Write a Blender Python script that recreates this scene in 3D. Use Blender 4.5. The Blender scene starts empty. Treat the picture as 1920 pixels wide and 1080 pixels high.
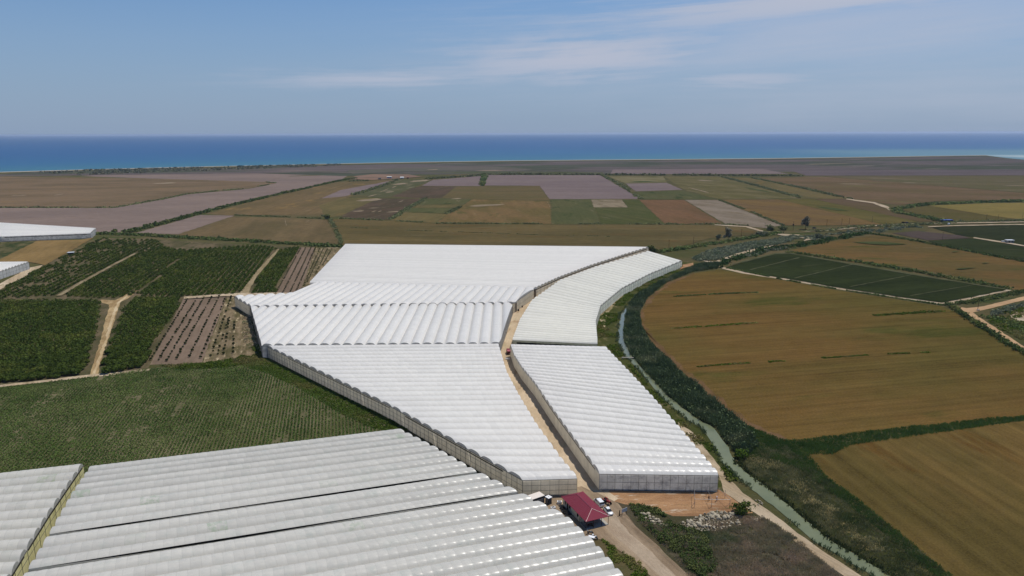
FK = 1.1
WK = 1.35
PEXP = 3.0
KGV = .78
HAZE = 2.8e-5
SUNE, SUNC = 4.3, (1, .95, .87)
SKYTINT = (.57, .77, .98, 1)
LOWSKY = (2.65, 3.5, 5.1, 1)
CLOUDC = (4.5, 4.95, 6.1, 1)
FILMC, FILMO, FILMWARM = (230, 227, 221), (206, 203, 195), (231, 228, 217)
import bpy, math, random
import numpy as np
from mathutils import Vector
random.seed(7)
RNG = np.random.default_rng(11)
SC = bpy.context.scene
COL = SC.collection

# ------------------------------------------------------------------ camera
FPX = 1321.0
CAM_H = 115.0
PITCH = math.atan((540 - 249.5) / FPX)
ROLL = math.atan(6.0 / 1920)
FW = np.array([0, math.cos(PITCH), -math.sin(PITCH)])
_r0 = np.array([1.0, 0, 0]); _u0 = np.array([0, math.sin(PITCH), math.cos(PITCH)])
UP = _u0 * math.cos(ROLL) + _r0 * math.sin(ROLL)
RT = _r0 * math.cos(ROLL) - _u0 * math.sin(ROLL)

def at(px, py, z=0.0):
    """ground (or height z) point seen at a survey pixel of the aerial photo"""
    d = FW + RT * ((px - 960) / FPX) + UP * ((540 - py) / FPX)
    t = (z - CAM_H) / d[2]
    return (d[0] * t, d[1] * t)

def wpoly(pts, z=0.0):
    return [at(x, y, z) for x, y in pts]

from mathutils import Matrix
cam = bpy.data.cameras.new('camera'); co = bpy.data.objects.new('camera', cam); COL.objects.link(co)
co.matrix_world = Matrix(((RT[0], UP[0], -FW[0], 0), (RT[1], UP[1], -FW[1], 0), (RT[2], UP[2], -FW[2], CAM_H), (0, 0, 0, 1)))
cam.sensor_width = 36; cam.lens = FPX / 1920 * 36
cam.clip_start = 0.5; cam.clip_end = 200000
SC.camera = co

# ------------------------------------------------------------------ object helpers
def tag(o, label=None, cat=None, group=None, kind=None):
    if label: o['label'] = label
    if cat: o['category'] = cat
    if group: o['group'] = group
    if kind: o['kind'] = kind
    return o

def empty(name, loc, label, cat, group=None, rz=0):
    o = bpy.data.objects.new(name, None); COL.objects.link(o)
    o.location = loc; o.rotation_euler = (0, 0, rz); o.empty_display_size = 0.3
    return tag(o, label, cat, group)

def link(name, me, parent=None, mat=None):
    o = bpy.data.objects.new(name, me); COL.objects.link(o)
    if parent: o.parent = parent
    if mat:
        me.materials.clear(); me.materials.append(mat)
    return o

def mesh(name, v, f, smooth=False, uv=None):
    me = bpy.data.meshes.new(name)
    me.from_pydata([tuple(p) for p in v], [], f)
    if uv is not None:
        l = me.uv_layers.new(name='UVMap')
        l.data.foreach_set('uv', np.asarray(uv, np.float32).ravel())
    if smooth:
        me.polygons.foreach_set('use_smooth', [True] * len(me.polygons))
    me.update()
    return me

def np_mesh(name, v, f, smooth=False, uv=None, tone=None):
    """fast mesh from numpy: v (N,3), f (M,k)"""
    me = bpy.data.meshes.new(name)
    v = np.asarray(v, np.float32); f = np.asarray(f, np.int32); k = f.shape[1]
    me.vertices.add(len(v)); me.vertices.foreach_set('co', v.ravel())
    me.loops.add(f.size); me.loops.foreach_set('vertex_index', f.ravel())
    me.polygons.add(len(f)); me.polygons.foreach_set('loop_start', np.arange(0, f.size, k, dtype=np.int32))
    try: me.polygons.foreach_set('loop_total', np.full(len(f), k, np.int32))
    except Exception: pass
    if uv is not None:
        l = me.uv_layers.new(name='UVMap'); l.data.foreach_set('uv', np.asarray(uv, np.float32)[f.ravel()].ravel())
    if tone is not None:
        a = me.attributes.new('tone', 'FLOAT', 'POINT'); a.data.foreach_set('value', np.asarray(tone, np.float32))
    me.update(calc_edges=True)
    if smooth: me.polygons.foreach_set('use_smooth', np.ones(len(f), bool))
    return me

class MB:
    def __init__(s): s.v = []; s.f = []
    def box(s, c, d, rz=0, taper=1.0):
        n = len(s.v); ca, sa = math.cos(rz), math.sin(rz)
        for dz, t in ((-.5, 1), (.5, taper)):
            for dx, dy in ((-.5, -.5), (.5, -.5), (.5, .5), (-.5, .5)):
                x, y = dx * d[0] * t, dy * d[1] * t
                s.v.append((c[0] + x * ca - y * sa, c[1] + x * sa + y * ca, c[2] + dz * d[2]))
        for q in ((3, 2, 1, 0), (4, 5, 6, 7), (0, 1, 5, 4), (1, 2, 6, 5), (2, 3, 7, 6), (3, 0, 4, 7)):
            s.f.append(tuple(n + i for i in q))
        return s
    def tube(s, a, b, r0, r1=None, k=8, cap=True):
        r1 = r0 if r1 is None else r1
        a = Vector(a); b = Vector(b); d = (b - a).normalized()
        u = d.orthogonal().normalized(); w = d.cross(u); n = len(s.v)
        for p, r in ((a, r0), (b, r1)):
            for i in range(k):
                t = 2 * math.pi * i / k
                s.v.append(tuple(p + u * (r * math.cos(t)) + w * (r * math.sin(t))))
        for i in range(k):
            j = (i + 1) % k; s.f.append((n + i, n + j, n + k + j, n + k + i))
        if cap:
            s.f.append(tuple(n + i for i in reversed(range(k)))); s.f.append(tuple(n + k + i for i in range(k)))
        return s
    def quad(s, *p):
        n = len(s.v); s.v += [tuple(q) for q in p]; s.f.append(tuple(range(n, n + len(p)))); return s
    def build(s, name, mat, parent=None, smooth=False):
        return link(name, mesh(name, s.v, s.f, smooth), parent, mat)

# ------------------------------------------------------------------ materials
def lin(c):
    c = c / 255.0
    return c / 12.92 if c <= .04045 else ((c + .055) / 1.055) ** 2.4
KG = KGV
def alb(r, g, b, k=None):
    k = KG if k is None else k
    return (lin(r) * k, lin(g) * k, lin(b) * k, 1)

class NT:
    """small node-tree writer"""
    def __init__(s, tree): s.t = tree; s.n = tree.nodes; s.l = tree.links
    def node(s, typ, **kw):
        n = s.n.new(typ)
        for k, v in kw.items(): setattr(n, k, v)
        return n
    def put(s, sock, v):
        if v is None: return
        if hasattr(v, 'is_output'): s.l.new(v, sock)
        else:
            if hasattr(sock.default_value, '__len__') and not hasattr(v, '__len__'): v = [v] * len(sock.default_value)
            if hasattr(v, '__len__'): v = list(v)[:len(sock.default_value)]
            sock.default_value = v
    def math(s, op, a, b=None, c=None, clamp=False):
        n = s.node('ShaderNodeMath', operation=op, use_clamp=clamp)
        for i, x in enumerate((a, b, c)): s.put(n.inputs[i], x)
        return n.outputs[0]
    def noise(s, vec, scale, detail=3, rough=.55):
        n = s.node('ShaderNodeTexNoise'); s.put(n.inputs['Vector'], vec)
        n.inputs['Scale'].default_value = scale; n.inputs['Detail'].default_value = detail; n.inputs['Roughness'].default_value = rough
        return n.outputs[0]
    def ramp(s, f, lo, hi):
        n = s.node('ShaderNodeMapRange'); n.interpolation_type = 'SMOOTHSTEP'
        s.put(n.inputs[0], f); n.inputs[1].default_value = lo; n.inputs[2].default_value = hi
        return n.outputs[0]
    def mix(s, f, a, b, mode='MIX'):
        n = s.node('ShaderNodeMix', data_type='RGBA', blend_type=mode)
        s.put(n.inputs[0], f); s.put(n.inputs[6], a); s.put(n.inputs[7], b)
        return n.outputs[2]
    def scale_col(s, col, f):
        n = s.node('ShaderNodeVectorMath', operation='SCALE'); s.put(n.inputs[0], col); s.put(n.inputs[3], f)
        return n.outputs[0]
    def mapping(s, vec, rot=0, scale=(1, 1, 1)):
        n = s.node('ShaderNodeMapping'); s.put(n.inputs[0], vec); n.inputs[2].default_value = (0, 0, rot); n.inputs[3].default_value = scale
        return n.outputs[0]
    def xyz(s, vec):
        n = s.node('ShaderNodeSeparateXYZ'); s.put(n.inputs[0], vec); return n.outputs

def new_mat(name):
    m = bpy.data.materials.new(name); m.use_nodes = True; m.node_tree.nodes.clear()
    t = NT(m.node_tree); out = t.node('ShaderNodeOutputMaterial')
    return m, t, out

def bsdf(t, out, col, rough=.8, spec=.2, metal=0, normal=None, **kw):
    b = t.node('ShaderNodeBsdfPrincipled'); t.put(b.inputs['Base Color'], col); t.put(b.inputs['Roughness'], rough)
    b.inputs['Specular IOR Level'].default_value = spec; b.inputs['Metallic'].default_value = metal
    for k, v in kw.items(): t.put(b.inputs[k], v)
    if normal is not None: t.l.new(normal, b.inputs['Normal'])
    t.l.new(b.outputs[0], out.inputs[0]); return b

def diffuse(t, out, col, normal=None):
    b = t.node('ShaderNodeBsdfDiffuse'); t.put(b.inputs[0], col); b.inputs[1].default_value = .5
    if normal is not None: t.l.new(normal, b.inputs['Normal'])
    t.l.new(b.outputs[0], out.inputs[0])

_pc = {}
def plain(name, r, g, b, rough=.6, spec=.3, metal=0, k=None, var=.1):
    key = (name, r, g, b)
    if key in _pc: return _pc[key]
    m, t, out = new_mat(name)
    pos = t.node('ShaderNodeNewGeometry').outputs['Position']
    f = t.math('MULTIPLY_ADD', t.noise(pos, 1.7, 4), 2 * var, 1 - var)
    bsdf(t, out, t.scale_col(alb(r, g, b, k), f), rough, spec, metal)
    _pc[key] = m; return m

def field_mat(name, c1, c2, ang=0, patch=60, band=6, bandamt=.22, row=None, rowc=None, rowamt=.5, grain=.9, grainamt=.28, lo=.38, hi=.62, c3=None, k=None, pale=.45, palec=(150, 130, 104), sat=.95):
    """soil or crop seen from the air: large patches of two tones, streaks along the rows (direction ang, degrees), fine grain"""
    m, t, out = new_mat(name)
    pos = t.node('ShaderNodeNewGeometry').outputs['Position']
    v = t.mapping(pos, -math.radians(ang))
    pv = t.mapping(v, 0, (.45, 1, 1))
    col = t.mix(t.ramp(t.noise(pv, 1 / patch, 5, .6), lo, hi), alb(*c1, k), alb(*c2, k))
    if c3: col = t.mix(t.ramp(t.noise(t.mapping(pv, 0.4, (1, 1.3, 1)), 1.9 / patch, 5, .62), .56, .68), col, alb(*c3, k))
    if pale:
        pn = t.noise(t.mapping(v, 0, (.22, 1.6, 1)), 2.6 / patch, 6, .68)
        col = t.mix(t.math('MULTIPLY', t.ramp(pn, .60, .74), pale), col, alb(*palec, k))
        gn = t.noise(t.mapping(v, 0, (.3, 1.2, 2)), 3.1 / patch, 5, .66)
        col = t.mix(t.math('MULTIPLY', t.ramp(gn, .58, .74), pale * .9), col, alb(int(c1[0] * .72), int(c1[1] * .84), int(c1[2] * .74), k))
    st = t.noise(t.mapping(v, 0, (.02, 1, 1)), 1 / band, 4, .65)
    g = t.noise(pos, 1 / grain, 3, .6)
    f = t.math('ADD', t.math('MULTIPLY_ADD', st, 2 * bandamt, 1 - bandamt), t.math('MULTIPLY_ADD', g, 2 * grainamt, -grainamt))
    f = t.math('ADD', f, t.math('MULTIPLY_ADD', t.noise(pos, .13, 4, .65), .36, -.18))
    f = t.math('ADD', f, t.math('MULTIPLY_ADD', t.noise(t.mapping(v, 0, (.06, 1, 1)), .16 / band, 3, .6), 1.3 * bandamt, -.65 * bandamt))
    f = t.math('ADD', f, t.math('MULTIPLY_ADD', t.noise(t.mapping(v, .3, (.6, 1, 1)), 9 / patch, 4, .7), .5, -.25))
    if row:
        y = t.xyz(v)[1]
        w = t.math('SINE', t.math('MULTIPLY', y, 2 * math.pi / row))
        w = t.math('MULTIPLY', t.ramp(w, .1, .8), t.math('MULTIPLY', t.ramp(t.noise(t.mapping(v, 0, (.25, .6, 1)), .25, 3), .35, .6), rowamt))
        col = t.mix(w, col, alb(*rowc, k))
    bump = t.node('ShaderNodeBump'); bump.inputs['Strength'].default_value = .5; bump.inputs['Distance'].default_value = .25
    t.l.new(t.math('ADD', g, st), bump.inputs['Height'])
    hs = t.node('ShaderNodeHueSaturation'); hs.inputs['Saturation'].default_value = sat; t.put(hs.inputs['Color'], t.scale_col(col, f))
    diffuse(t, out, hs.outputs[0], bump.outputs[0])
    return m

def leaf_mat(name, c1, c2, c3=None, k=1.5):
    m, t, out = new_mat(name)
    a = t.node('ShaderNodeAttribute', attribute_name='tone').outputs['Fac']
    oi = t.node('ShaderNodeObjectInfo').outputs['Random']
    pos = t.node('ShaderNodeNewGeometry').outputs['Position']
    col = t.mix(t.ramp(a, 0, 1), alb(*c1, k), alb(*c2, k))
    if c3: col = t.mix(t.ramp(t.noise(pos, .05, 3), .5, .66), col, alb(*c3, k))
    f = t.math('MULTIPLY_ADD', oi, .35, .82)
    f = t.math('MULTIPLY', f, t.math('MULTIPLY_ADD', t.noise(pos, .22, 3), .7, .65))
    c = t.scale_col(col, f)
    d = t.node('ShaderNodeBsdfDiffuse'); t.put(d.inputs[0], c)
    tr = t.node('ShaderNodeBsdfTranslucent'); t.put(tr.inputs[0], c)
    mx = t.node('ShaderNodeMixShader'); mx.inputs[0].default_value = .25
    t.l.new(d.outputs[0], mx.inputs[1]); t.l.new(tr.outputs[0], mx.inputs[2]); t.l.new(mx.outputs[0], out.inputs[0])
    return m

def film_mat(name, c, bay, dirt=.0, dirtc=(150, 155, 130), spanvar=.05, bayvar=.05, rough=.28, spec=.5, line=.12, k=1.0):
    """white greenhouse film: tone of each span and bay differs a little, bows show as faint lines"""
    m, t, out = new_mat(name)
    uv = t.xyz(t.node('ShaderNodeUVMap', uv_map='UVMap').outputs[0])
    u = t.math('DIVIDE', uv[0], bay)
    bu = t.math('FLOOR', u); sp = t.math('FLOOR', uv[1])
    wn = t.node('ShaderNodeTexWhiteNoise', noise_dimensions='2D')
    cb = t.node('ShaderNodeCombineXYZ'); t.l.new(bu, cb.inputs[0]); t.l.new(sp, cb.inputs[1]); t.l.new(cb.outputs[0], wn.inputs[0])
    ws = t.node('ShaderNodeTexWhiteNoise', noise_dimensions='1D'); t.l.new(sp, ws.inputs['W'])
    pos = t.node('ShaderNodeNewGeometry').outputs['Position']
    f = t.math('ADD', t.math('MULTIPLY_ADD', wn.outputs[0], 2 * bayvar, 1 - bayvar), t.math('MULTIPLY_ADD', ws.outputs[0], 2 * spanvar, -spanvar))
    fr = t.math('FRACT', u)
    edge = t.math('MINIMUM', fr, t.math('SUBTRACT', 1, fr))
    f = t.math('SUBTRACT', f, t.math('MULTIPLY', t.math('SUBTRACT', 1, t.ramp(edge, .0, .07)), line))
    f = t.math('ADD', f, t.math('MULTIPLY_ADD', t.noise(pos, .35, 5, .65), .14, -.07))
    col = t.scale_col(alb(*c, k), f)
    if dirt:
        uvv = t.node('ShaderNodeCombineXYZ'); t.put(uvv.inputs[0], t.math('MULTIPLY', uv[0], .07)); t.put(uvv.inputs[1], t.math('MULTIPLY', uv[1], 3.1))
        f2 = t.math('MULTIPLY_ADD', t.noise(uvv.outputs[0], 1.3, 5, .65), .28, .86)
        col = t.scale_col(col, f2)
        wp = t.node('ShaderNodeTexWhiteNoise', noise_dimensions='3D'); cp = t.node('ShaderNodeCombineXYZ')
        t.put(cp.inputs[0], t.math('FLOOR', t.math('DIVIDE', uv[0], bay * 2))); t.put(cp.inputs[1], sp); cp.inputs[2].default_value = 4.0; t.l.new(cp.outputs[0], wp.inputs[0])
        patch_ = t.math('MULTIPLY', t.ramp(wp.outputs[0], .955, .985), t.ramp(t.noise(pos, .5, 4, .7), .4, .6))
        col = t.mix(t.math('MULTIPLY', patch_, .75), col, alb(dirtc[0] - 8, dirtc[1] - 4, dirtc[2] - 18, k))
        dn = t.math('MULTIPLY', t.ramp(t.noise(t.mapping(pos, 0, (1, 1, 1)), .22, 6, .7), .48, .8), dirt)
        col = t.mix(dn, col, alb(*dirtc, k))
        hi = t.math('MULTIPLY', t.ramp(t.noise(pos, .6, 5, .7), .55, .75), dirt * .6)
        col = t.mix(hi, col, alb(min(255, c[0] + 22), min(255, c[1] + 22), min(255, c[2] + 22), k))
    bump = t.node('ShaderNodeBump'); bump.inputs['Strength'].default_value = .35; bump.inputs['Distance'].default_value = .05
    t.l.new(t.noise(pos, 1.6, 4, .6), bump.inputs['Height'])
    b = bsdf(t, out, col, rough, spec, normal=bump.outputs[0])
    thin(t, out, b, col, .42)
    return m

def thin(t, out, b, col, amt):
    """plastic film lets part of the light through"""
    tr = t.node('ShaderNodeBsdfTranslucent'); t.put(tr.inputs[0], col)
    mx = t.node('ShaderNodeMixShader'); mx.inputs[0].default_value = amt
    t.l.new(b.outputs[0], mx.inputs[1]); t.l.new(tr.outputs[0], mx.inputs[2]); t.l.new(mx.outputs[0], out.inputs[0])

def wall_mat(name, c, c2, panel=2.6, stain=.6, k=WK):
    m, t, out = new_mat(name)
    uv = t.xyz(t.node('ShaderNodeUVMap', uv_map='UVMap').outputs[0])
    pos = t.node('ShaderNodeNewGeometry').outputs['Position']
    wn = t.node('ShaderNodeTexWhiteNoise', noise_dimensions='1D')
    t.l.new(t.math('FLOOR', t.math('DIVIDE', uv[0], panel)), wn.inputs['W'])
    col = t.mix(t.math('MULTIPLY', t.ramp(t.noise(pos, .45, 6, .7), .4, .75), stain), alb(*c, k), alb(*c2, k))
    f = t.math('ADD', t.math('MULTIPLY_ADD', wn.outputs[0], .14, .9), t.math('MULTIPLY_ADD', t.noise(t.mapping(pos, 0, (2, 2, .25)), 1.2, 4), .24, -.1))
    cc = t.scale_col(col, f)
    b = bsdf(t, out, cc, .4, .35)
    thin(t, out, b, cc, .58)
    return m

# ------------------------------------------------------------------ sampling
def inside(poly, P):
    x, y = P[:, 0], P[:, 1]; r = np.zeros(len(P), bool); n = len(poly); j = n - 1
    for i in range(n):
        xi, yi = poly[i]; xj, yj = poly[j]
        if yi != yj:
            r ^= ((yi > y) != (yj > y)) & (x < (xj - xi) * (y - yi) / (yj - yi) + xi)
        j = i
    return r

def area(poly):
    a = 0
    for i in range(len(poly)):
        a += poly[i - 1][0] * poly[i][1] - poly[i][0] * poly[i - 1][1]
    return abs(a) / 2

def scatter(poly, density):
    p = np.array(poly); lo, hi = p.min(0), p.max(0)
    n = int((hi - lo).prod() * density)
    P = RNG.uniform(lo, hi, (n, 2))
    return P[inside(poly, P)]

def vnoise(P, s, seed=0):
    """cheap smooth value noise 0..1"""
    r = np.random.default_rng(seed); T = r.random((64, 64))
    q = P / s; i = np.floor(q).astype(int); f = q - i; f = f * f * (3 - 2 * f)
    g = lambda a, b: T[(i[:, 0] + a) % 64, (i[:, 1] + b) % 64]
    return (g(0, 0) * (1 - f[:, 0]) + g(1, 0) * f[:, 0]) * (1 - f[:, 1]) + (g(0, 1) * (1 - f[:, 0]) + g(1, 1) * f[:, 0]) * f[:, 1]

def along(pts, step):
    """resample a polyline"""
    p = np.array(pts, float); d = np.hypot(*(p[1:] - p[:-1]).T); c = np.concatenate([[0], d.cumsum()])
    s = np.linspace(0, c[-1], max(2, int(c[-1] / step) + 1))
    return np.stack([np.interp(s, c, p[:, 0]), np.interp(s, c, p[:, 1])], 1)

# ------------------------------------------------------------------ foliage
def quads(c, a, b, tone):
    n = len(c)
    v = np.empty((n, 4, 3), np.float32)
    v[:, 0] = c - a - b; v[:, 1] = c + a - b; v[:, 2] = c + a + b; v[:, 3] = c - a + b
    return v.reshape(-1, 3), np.arange(4 * n).reshape(n, 4), np.repeat(tone, 4)

def rnd_dirs(n):
    d = RNG.normal(size=(n, 3)); return d / np.linalg.norm(d, axis=1)[:, None]

def bush_arrays(P, rad, hgt, per, size, z0=0.0, tone0=None, fill=.55):
    """leaf clumps through the volume of domed bushes standing at P (N,2)"""
    N = len(P); rad = np.broadcast_to(rad, N); hgt = np.broadcast_to(hgt, N)
    i = np.repeat(np.arange(N), per); n = len(i)
    d = rnd_dirs(n); d[:, 2] = np.abs(d[:, 2])
    r = RNG.uniform(fill, 1, n) ** .7
    wob = 1 + .35 * np.sin(5 * np.arctan2(d[:, 1], d[:, 0]) + i * 1.7) * np.sin(4 * d[:, 2] + i)
    c = np.stack([P[i, 0] + d[:, 0] * r * wob * rad[i], P[i, 1] + d[:, 1] * r * wob * rad[i], z0 + .06 * hgt[i] + d[:, 2] * r * wob * hgt[i] * .95], 1)
    nrm = d * .7 + rnd_dirs(n) * .8; nrm /= np.linalg.norm(nrm, axis=1)[:, None]
    t = np.cross(nrm, rnd_dirs(n)); t /= np.linalg.norm(t, axis=1)[:, None]; b = np.cross(nrm, t)
    s = (size * RNG.uniform(.6, 1.3, n))[:, None]
    tone = (RNG.random(N)[i] if tone0 is None else tone0[i]) * .6 + RNG.random(n) * .4
    return quads(c, t * s, b * s * .8, tone)

def reed_arrays(P, hgt, width, per=1, lean=.25, z0=0.0, tone0=None, spread=.3):
    N = len(P); hgt = np.broadcast_to(hgt, N)
    i = np.repeat(np.arange(N), per); n = len(i)
    h = hgt[i] * RNG.uniform(.55, 1.1, n)
    a = RNG.uniform(0, 2 * math.pi, n); l = RNG.normal(0, lean, n)
    base = np.stack([P[i, 0] + RNG.normal(0, spread, n), P[i, 1] + RNG.normal(0, spread, n), np.full(n, z0)], 1)
    tip = base + np.stack([np.cos(a) * l * h, np.sin(a) * l * h, h], 1)
    w = np.stack([-np.sin(a + 1.2), np.cos(a + 1.2), np.zeros(n)], 1) * (width * RNG.uniform(.6, 1.4, n))[:, None]
    v = np.empty((n, 4, 3), np.float32)
    mid = base * .45 + tip * .55 + rnd_dirs(n) * .06 * h[:, None]
    v[:, 0] = base - w * .3; v[:, 1] = mid - w; v[:, 2] = tip; v[:, 3] = mid + w
    tone = (RNG.random(N)[i] if tone0 is None else tone0[i]) * .65 + RNG.random(n) * .35
    return v.reshape(-1, 3), np.arange(4 * n).reshape(n, 4), np.repeat(tone, 4)

def join_arrays(*A):
    vs, fs, ts, o = [], [], [], 0
    for v, f, t in A:
        vs.append(v); fs.append(f + o); ts.append(t); o += len(v)
    return np.concatenate(vs), np.concatenate(fs), np.concatenate(ts)

def foliage(name, arrays, mat, label, cat, kind=None, group=None, parent=None):
    v, f, t = arrays
    o = link(name, np_mesh(name, v, f, tone=t), parent, mat)
    if label: tag(o, label, cat, group, kind)
    return o
# ------------------------------------------------------------------ sun, sky, haze
SUN_AZ, SUN_EL = math.radians(57), math.radians(67)      # azimuth measured clockwise from the view direction (+Y)
sdir = Vector((math.sin(SUN_AZ) * math.cos(SUN_EL), math.cos(SUN_AZ) * math.cos(SUN_EL), math.sin(SUN_EL)))
sl = bpy.data.lights.new('sun', 'SUN'); sl.energy = SUNE; sl.angle = math.radians(.53); sl.color = SUNC
so = bpy.data.objects.new('sun', sl); COL.objects.link(so); so.location = (0, 0, 300)
so.rotation_euler = sdir.to_track_quat('Z', 'Y').to_euler()

w = bpy.data.worlds.new('World'); SC.world = w; w.use_nodes = True; w.node_tree.nodes.clear()
t = NT(w.node_tree); wo = t.node('ShaderNodeOutputWorld'); bg = t.node('ShaderNodeBackground')
sky = t.node('ShaderNodeTexSky', sky_type='NISHITA'); sky.sun_disc = False
sky.sun_elevation = SUN_EL; sky.sun_rotation = SUN_AZ; sky.altitude = 100; sky.air_density = 1.0; sky.dust_density = .6; sky.ozone_density = 2.2
bg.inputs[1].default_value = .1
dirv = t.node('ShaderNodeTexCoord').outputs['Generated']
dx, dy, dz = t.xyz(dirv)[:3]
az = t.math('ARCTAN2', dx, dy); el = t.math('ARCSINE', dz)
def cloud(px, py, sx, sy, tilt, kx, ky, seed, amt, lo=.42, hi=.75):
    a0 = math.atan((px - 960) / FPX); e0 = PITCH * -1 + math.atan((540 - py) / FPX)
    u = t.math('SUBTRACT', az, a0); v = t.math('SUBTRACT', t.math('SUBTRACT', el, e0), t.math('MULTIPLY', u, tilt))
    q = t.math('ADD', t.math('POWER', t.math('ABSOLUTE', t.math('DIVIDE', u, sx / FPX)), 2), t.math('POWER', t.math('ABSOLUTE', t.math('DIVIDE', v, sy / FPX)), 2))
    m = t.math('EXPONENT', t.math('MULTIPLY', q, -1))
    cb = t.node('ShaderNodeCombineXYZ'); t.put(cb.inputs[0], t.math('MULTIPLY', u, kx)); t.put(cb.inputs[1], t.math('MULTIPLY', v, ky)); cb.inputs[2].default_value = seed
    n = t.noise(cb.outputs[0], 1, 7, .6)
    n2 = t.noise(t.mapping(cb.outputs[0], .25, (.35, 2.2, 1)), 1.6, 6, .68)
    nn = t.math('ADD', t.math('MULTIPLY', n, .6), t.math('MULTIPLY', n2, .4))
    return t.math('MULTIPLY', t.ramp(t.math('MULTIPLY_ADD', m, .22, nn), lo + .14, hi + .12), t.math('MULTIPLY', t.math('POWER', m, .7), amt))
cl = None
for args in ((1090, 108, 260, 46, .05, 7, 34, 3, 1.0, .30, .62), (1540, 18, 470, 36, .04, 5, 40, 8, 1.0, .28, .62), (740, 147, 230, 18, .02, 7, 60, 15, .8, .3, .66), (1370, 157, 150, 16, -.03, 9, 60, 21, .8, .3, .66),
             (1520, 95, 560, 80, .05, 3, 16, 33, .72, .2, .75), (1800, 180, 520, 70, 0, 3, 16, 41, .55, .22, .8)):
    c = cloud(*args); cl = c if cl is None else t.math('MAXIMUM', cl, c)
tint = t.mix(1.0, sky.outputs[0], SKYTINT, 'MULTIPLY')
hz = t.math('SUBTRACT', 1, t.ramp(el, -.02, .26))
lowsky = t.mix(t.math('MULTIPLY', hz, .85), tint, LOWSKY)
t.put(bg.inputs[0], t.mix(cl, lowsky, CLOUDC))
t.l.new(bg.outputs[0], wo.inputs[0])
vs = SC.view_settings; vs.view_transform = 'Standard'; vs.look = 'None'; vs.exposure = 0; vs.gamma = 1
SC.cycles.volume_bounces = 0; SC.cycles.max_bounces = 6; SC.cycles.diffuse_bounces = 3; SC.cycles.transparent_max_bounces = 8
SC.cycles.sample_clamp_indirect = 4

if HAZE:
    m, t, out = new_mat('haze_air')
    pv = t.node('ShaderNodeVolumePrincipled'); pv.inputs['Color'].default_value = (.62, .76, 1, 1); pv.inputs['Density'].default_value = HAZE; pv.inputs['Anisotropy'].default_value = .2
    t.l.new(pv.outputs[0], out.inputs['Volume'])
    mb = MB().box((0, 30000, 59), (90000, 70000, 124)); o = mb.build('haze', m)
    tag(o, 'faint blue sea haze over the plain', 'haze', kind='stuff')

# ------------------------------------------------------------------ sea, land, beach
shore_px = [(0, 322.5), (120, 319), (320, 313.5), (480, 310), (640, 306.5), (800, 303.5), (960, 301), (1120, 299.6), (1280, 298.4), (1440, 296.8), (1600, 294.6), (1740, 292.4), (1846, 291)]
SHORE = [(-9000, -3000), (-4200, -300), (-2300, 1450)] + wpoly(shore_px)
SHORE += wpoly([(1862, 293.2), (1888, 296.5), (1920, 299.3), (1990, 302)]) + [(3100, 2700), (4200, 3000), (9000, 4200), (20000, 4800)]
LAND = SHORE + [(20000, -3000)]
m, t, out = new_mat('sea_water')
pos = t.node('ShaderNodeNewGeometry').outputs['Position']
x, y, _ = t.xyz(pos)[:3]
# distance beyond the beach, the beach running obliquely
dsh = t.math('SUBTRACT', y, t.math('ADD', 3030, t.math('MULTIPLY', x, .24)))
dsh = t.math('ADD', dsh, t.math('MULTIPLY', t.math('MINIMUM', t.math('ADD', x, 650), 0), -.48))
wav = t.math('MULTIPLY_ADD', t.noise(t.mapping(pos, .15, (1, .25, 1)), .0016, 5), 900, -450)
d2 = t.math('ADD', dsh, wav)
col = t.mix(t.ramp(d2, -400, 1100), alb(72, 128, 144, .6), alb(54, 110, 150, .6))
col = t.mix(t.ramp(d2, 500, 3200), col, alb(48, 100, 150, .6))
col = t.mix(t.ramp(d2, 3000, 14000), col, alb(50, 98, 146, .6))
# milky river plume on the right
pl = t.math('MULTIPLY', t.ramp(t.math('ADD', x, t.math('MULTIPLY', wav, .5)), 1450, 2100), t.math('SUBTRACT', 1, t.ramp(t.math('ADD', y, t.math('MULTIPLY', wav, .6)), 4300, 5300)))
col = t.mix(t.math('MULTIPLY', pl, .7), col, alb(108, 146, 158, .6))
inl = t.math('MULTIPLY', t.ramp(x, 2250, 2420), t.math('SUBTRACT', 1, t.ramp(y, 3450, 3750)))
col = t.mix(t.math('MULTIPLY', inl, .9), col, alb(172, 190, 190, .62))
f = t.math('MULTIPLY_ADD', t.noise(t.mapping(pos, .1, (.3, 1, 1)), .012, 5, .7), .3, .85)
bp = t.node('ShaderNodeBump'); bp.inputs['Strength'].default_value = .6; bp.inputs['Distance'].default_value = 1.0
t.l.new(t.noise(pos, .12, 4), bp.inputs['Height'])
bsdf(t, out, t.scale_col(col, f), .55, .12, normal=bp.outputs[0])
o = MB().quad((-44000, -2000, -1), (44000, -2000, -1), (44000, 64000, -1), (-44000, 64000, -1)).build('sea', m)
tag(o, 'deep blue sea beyond the beach', 'sea', kind='structure')

LAND_M = field_mat('bare_land', (104, 92, 62), (84, 84, 50), 8, 45, 5, .2, c3=(70, 80, 42))
o = link('ground', mesh('ground', [(a, b, 0) for a, b in LAND], [tuple(range(len(LAND)))]), None, LAND_M)
tag(o, 'flat olive and brown coastal plain', 'ground', kind='structure')

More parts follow.
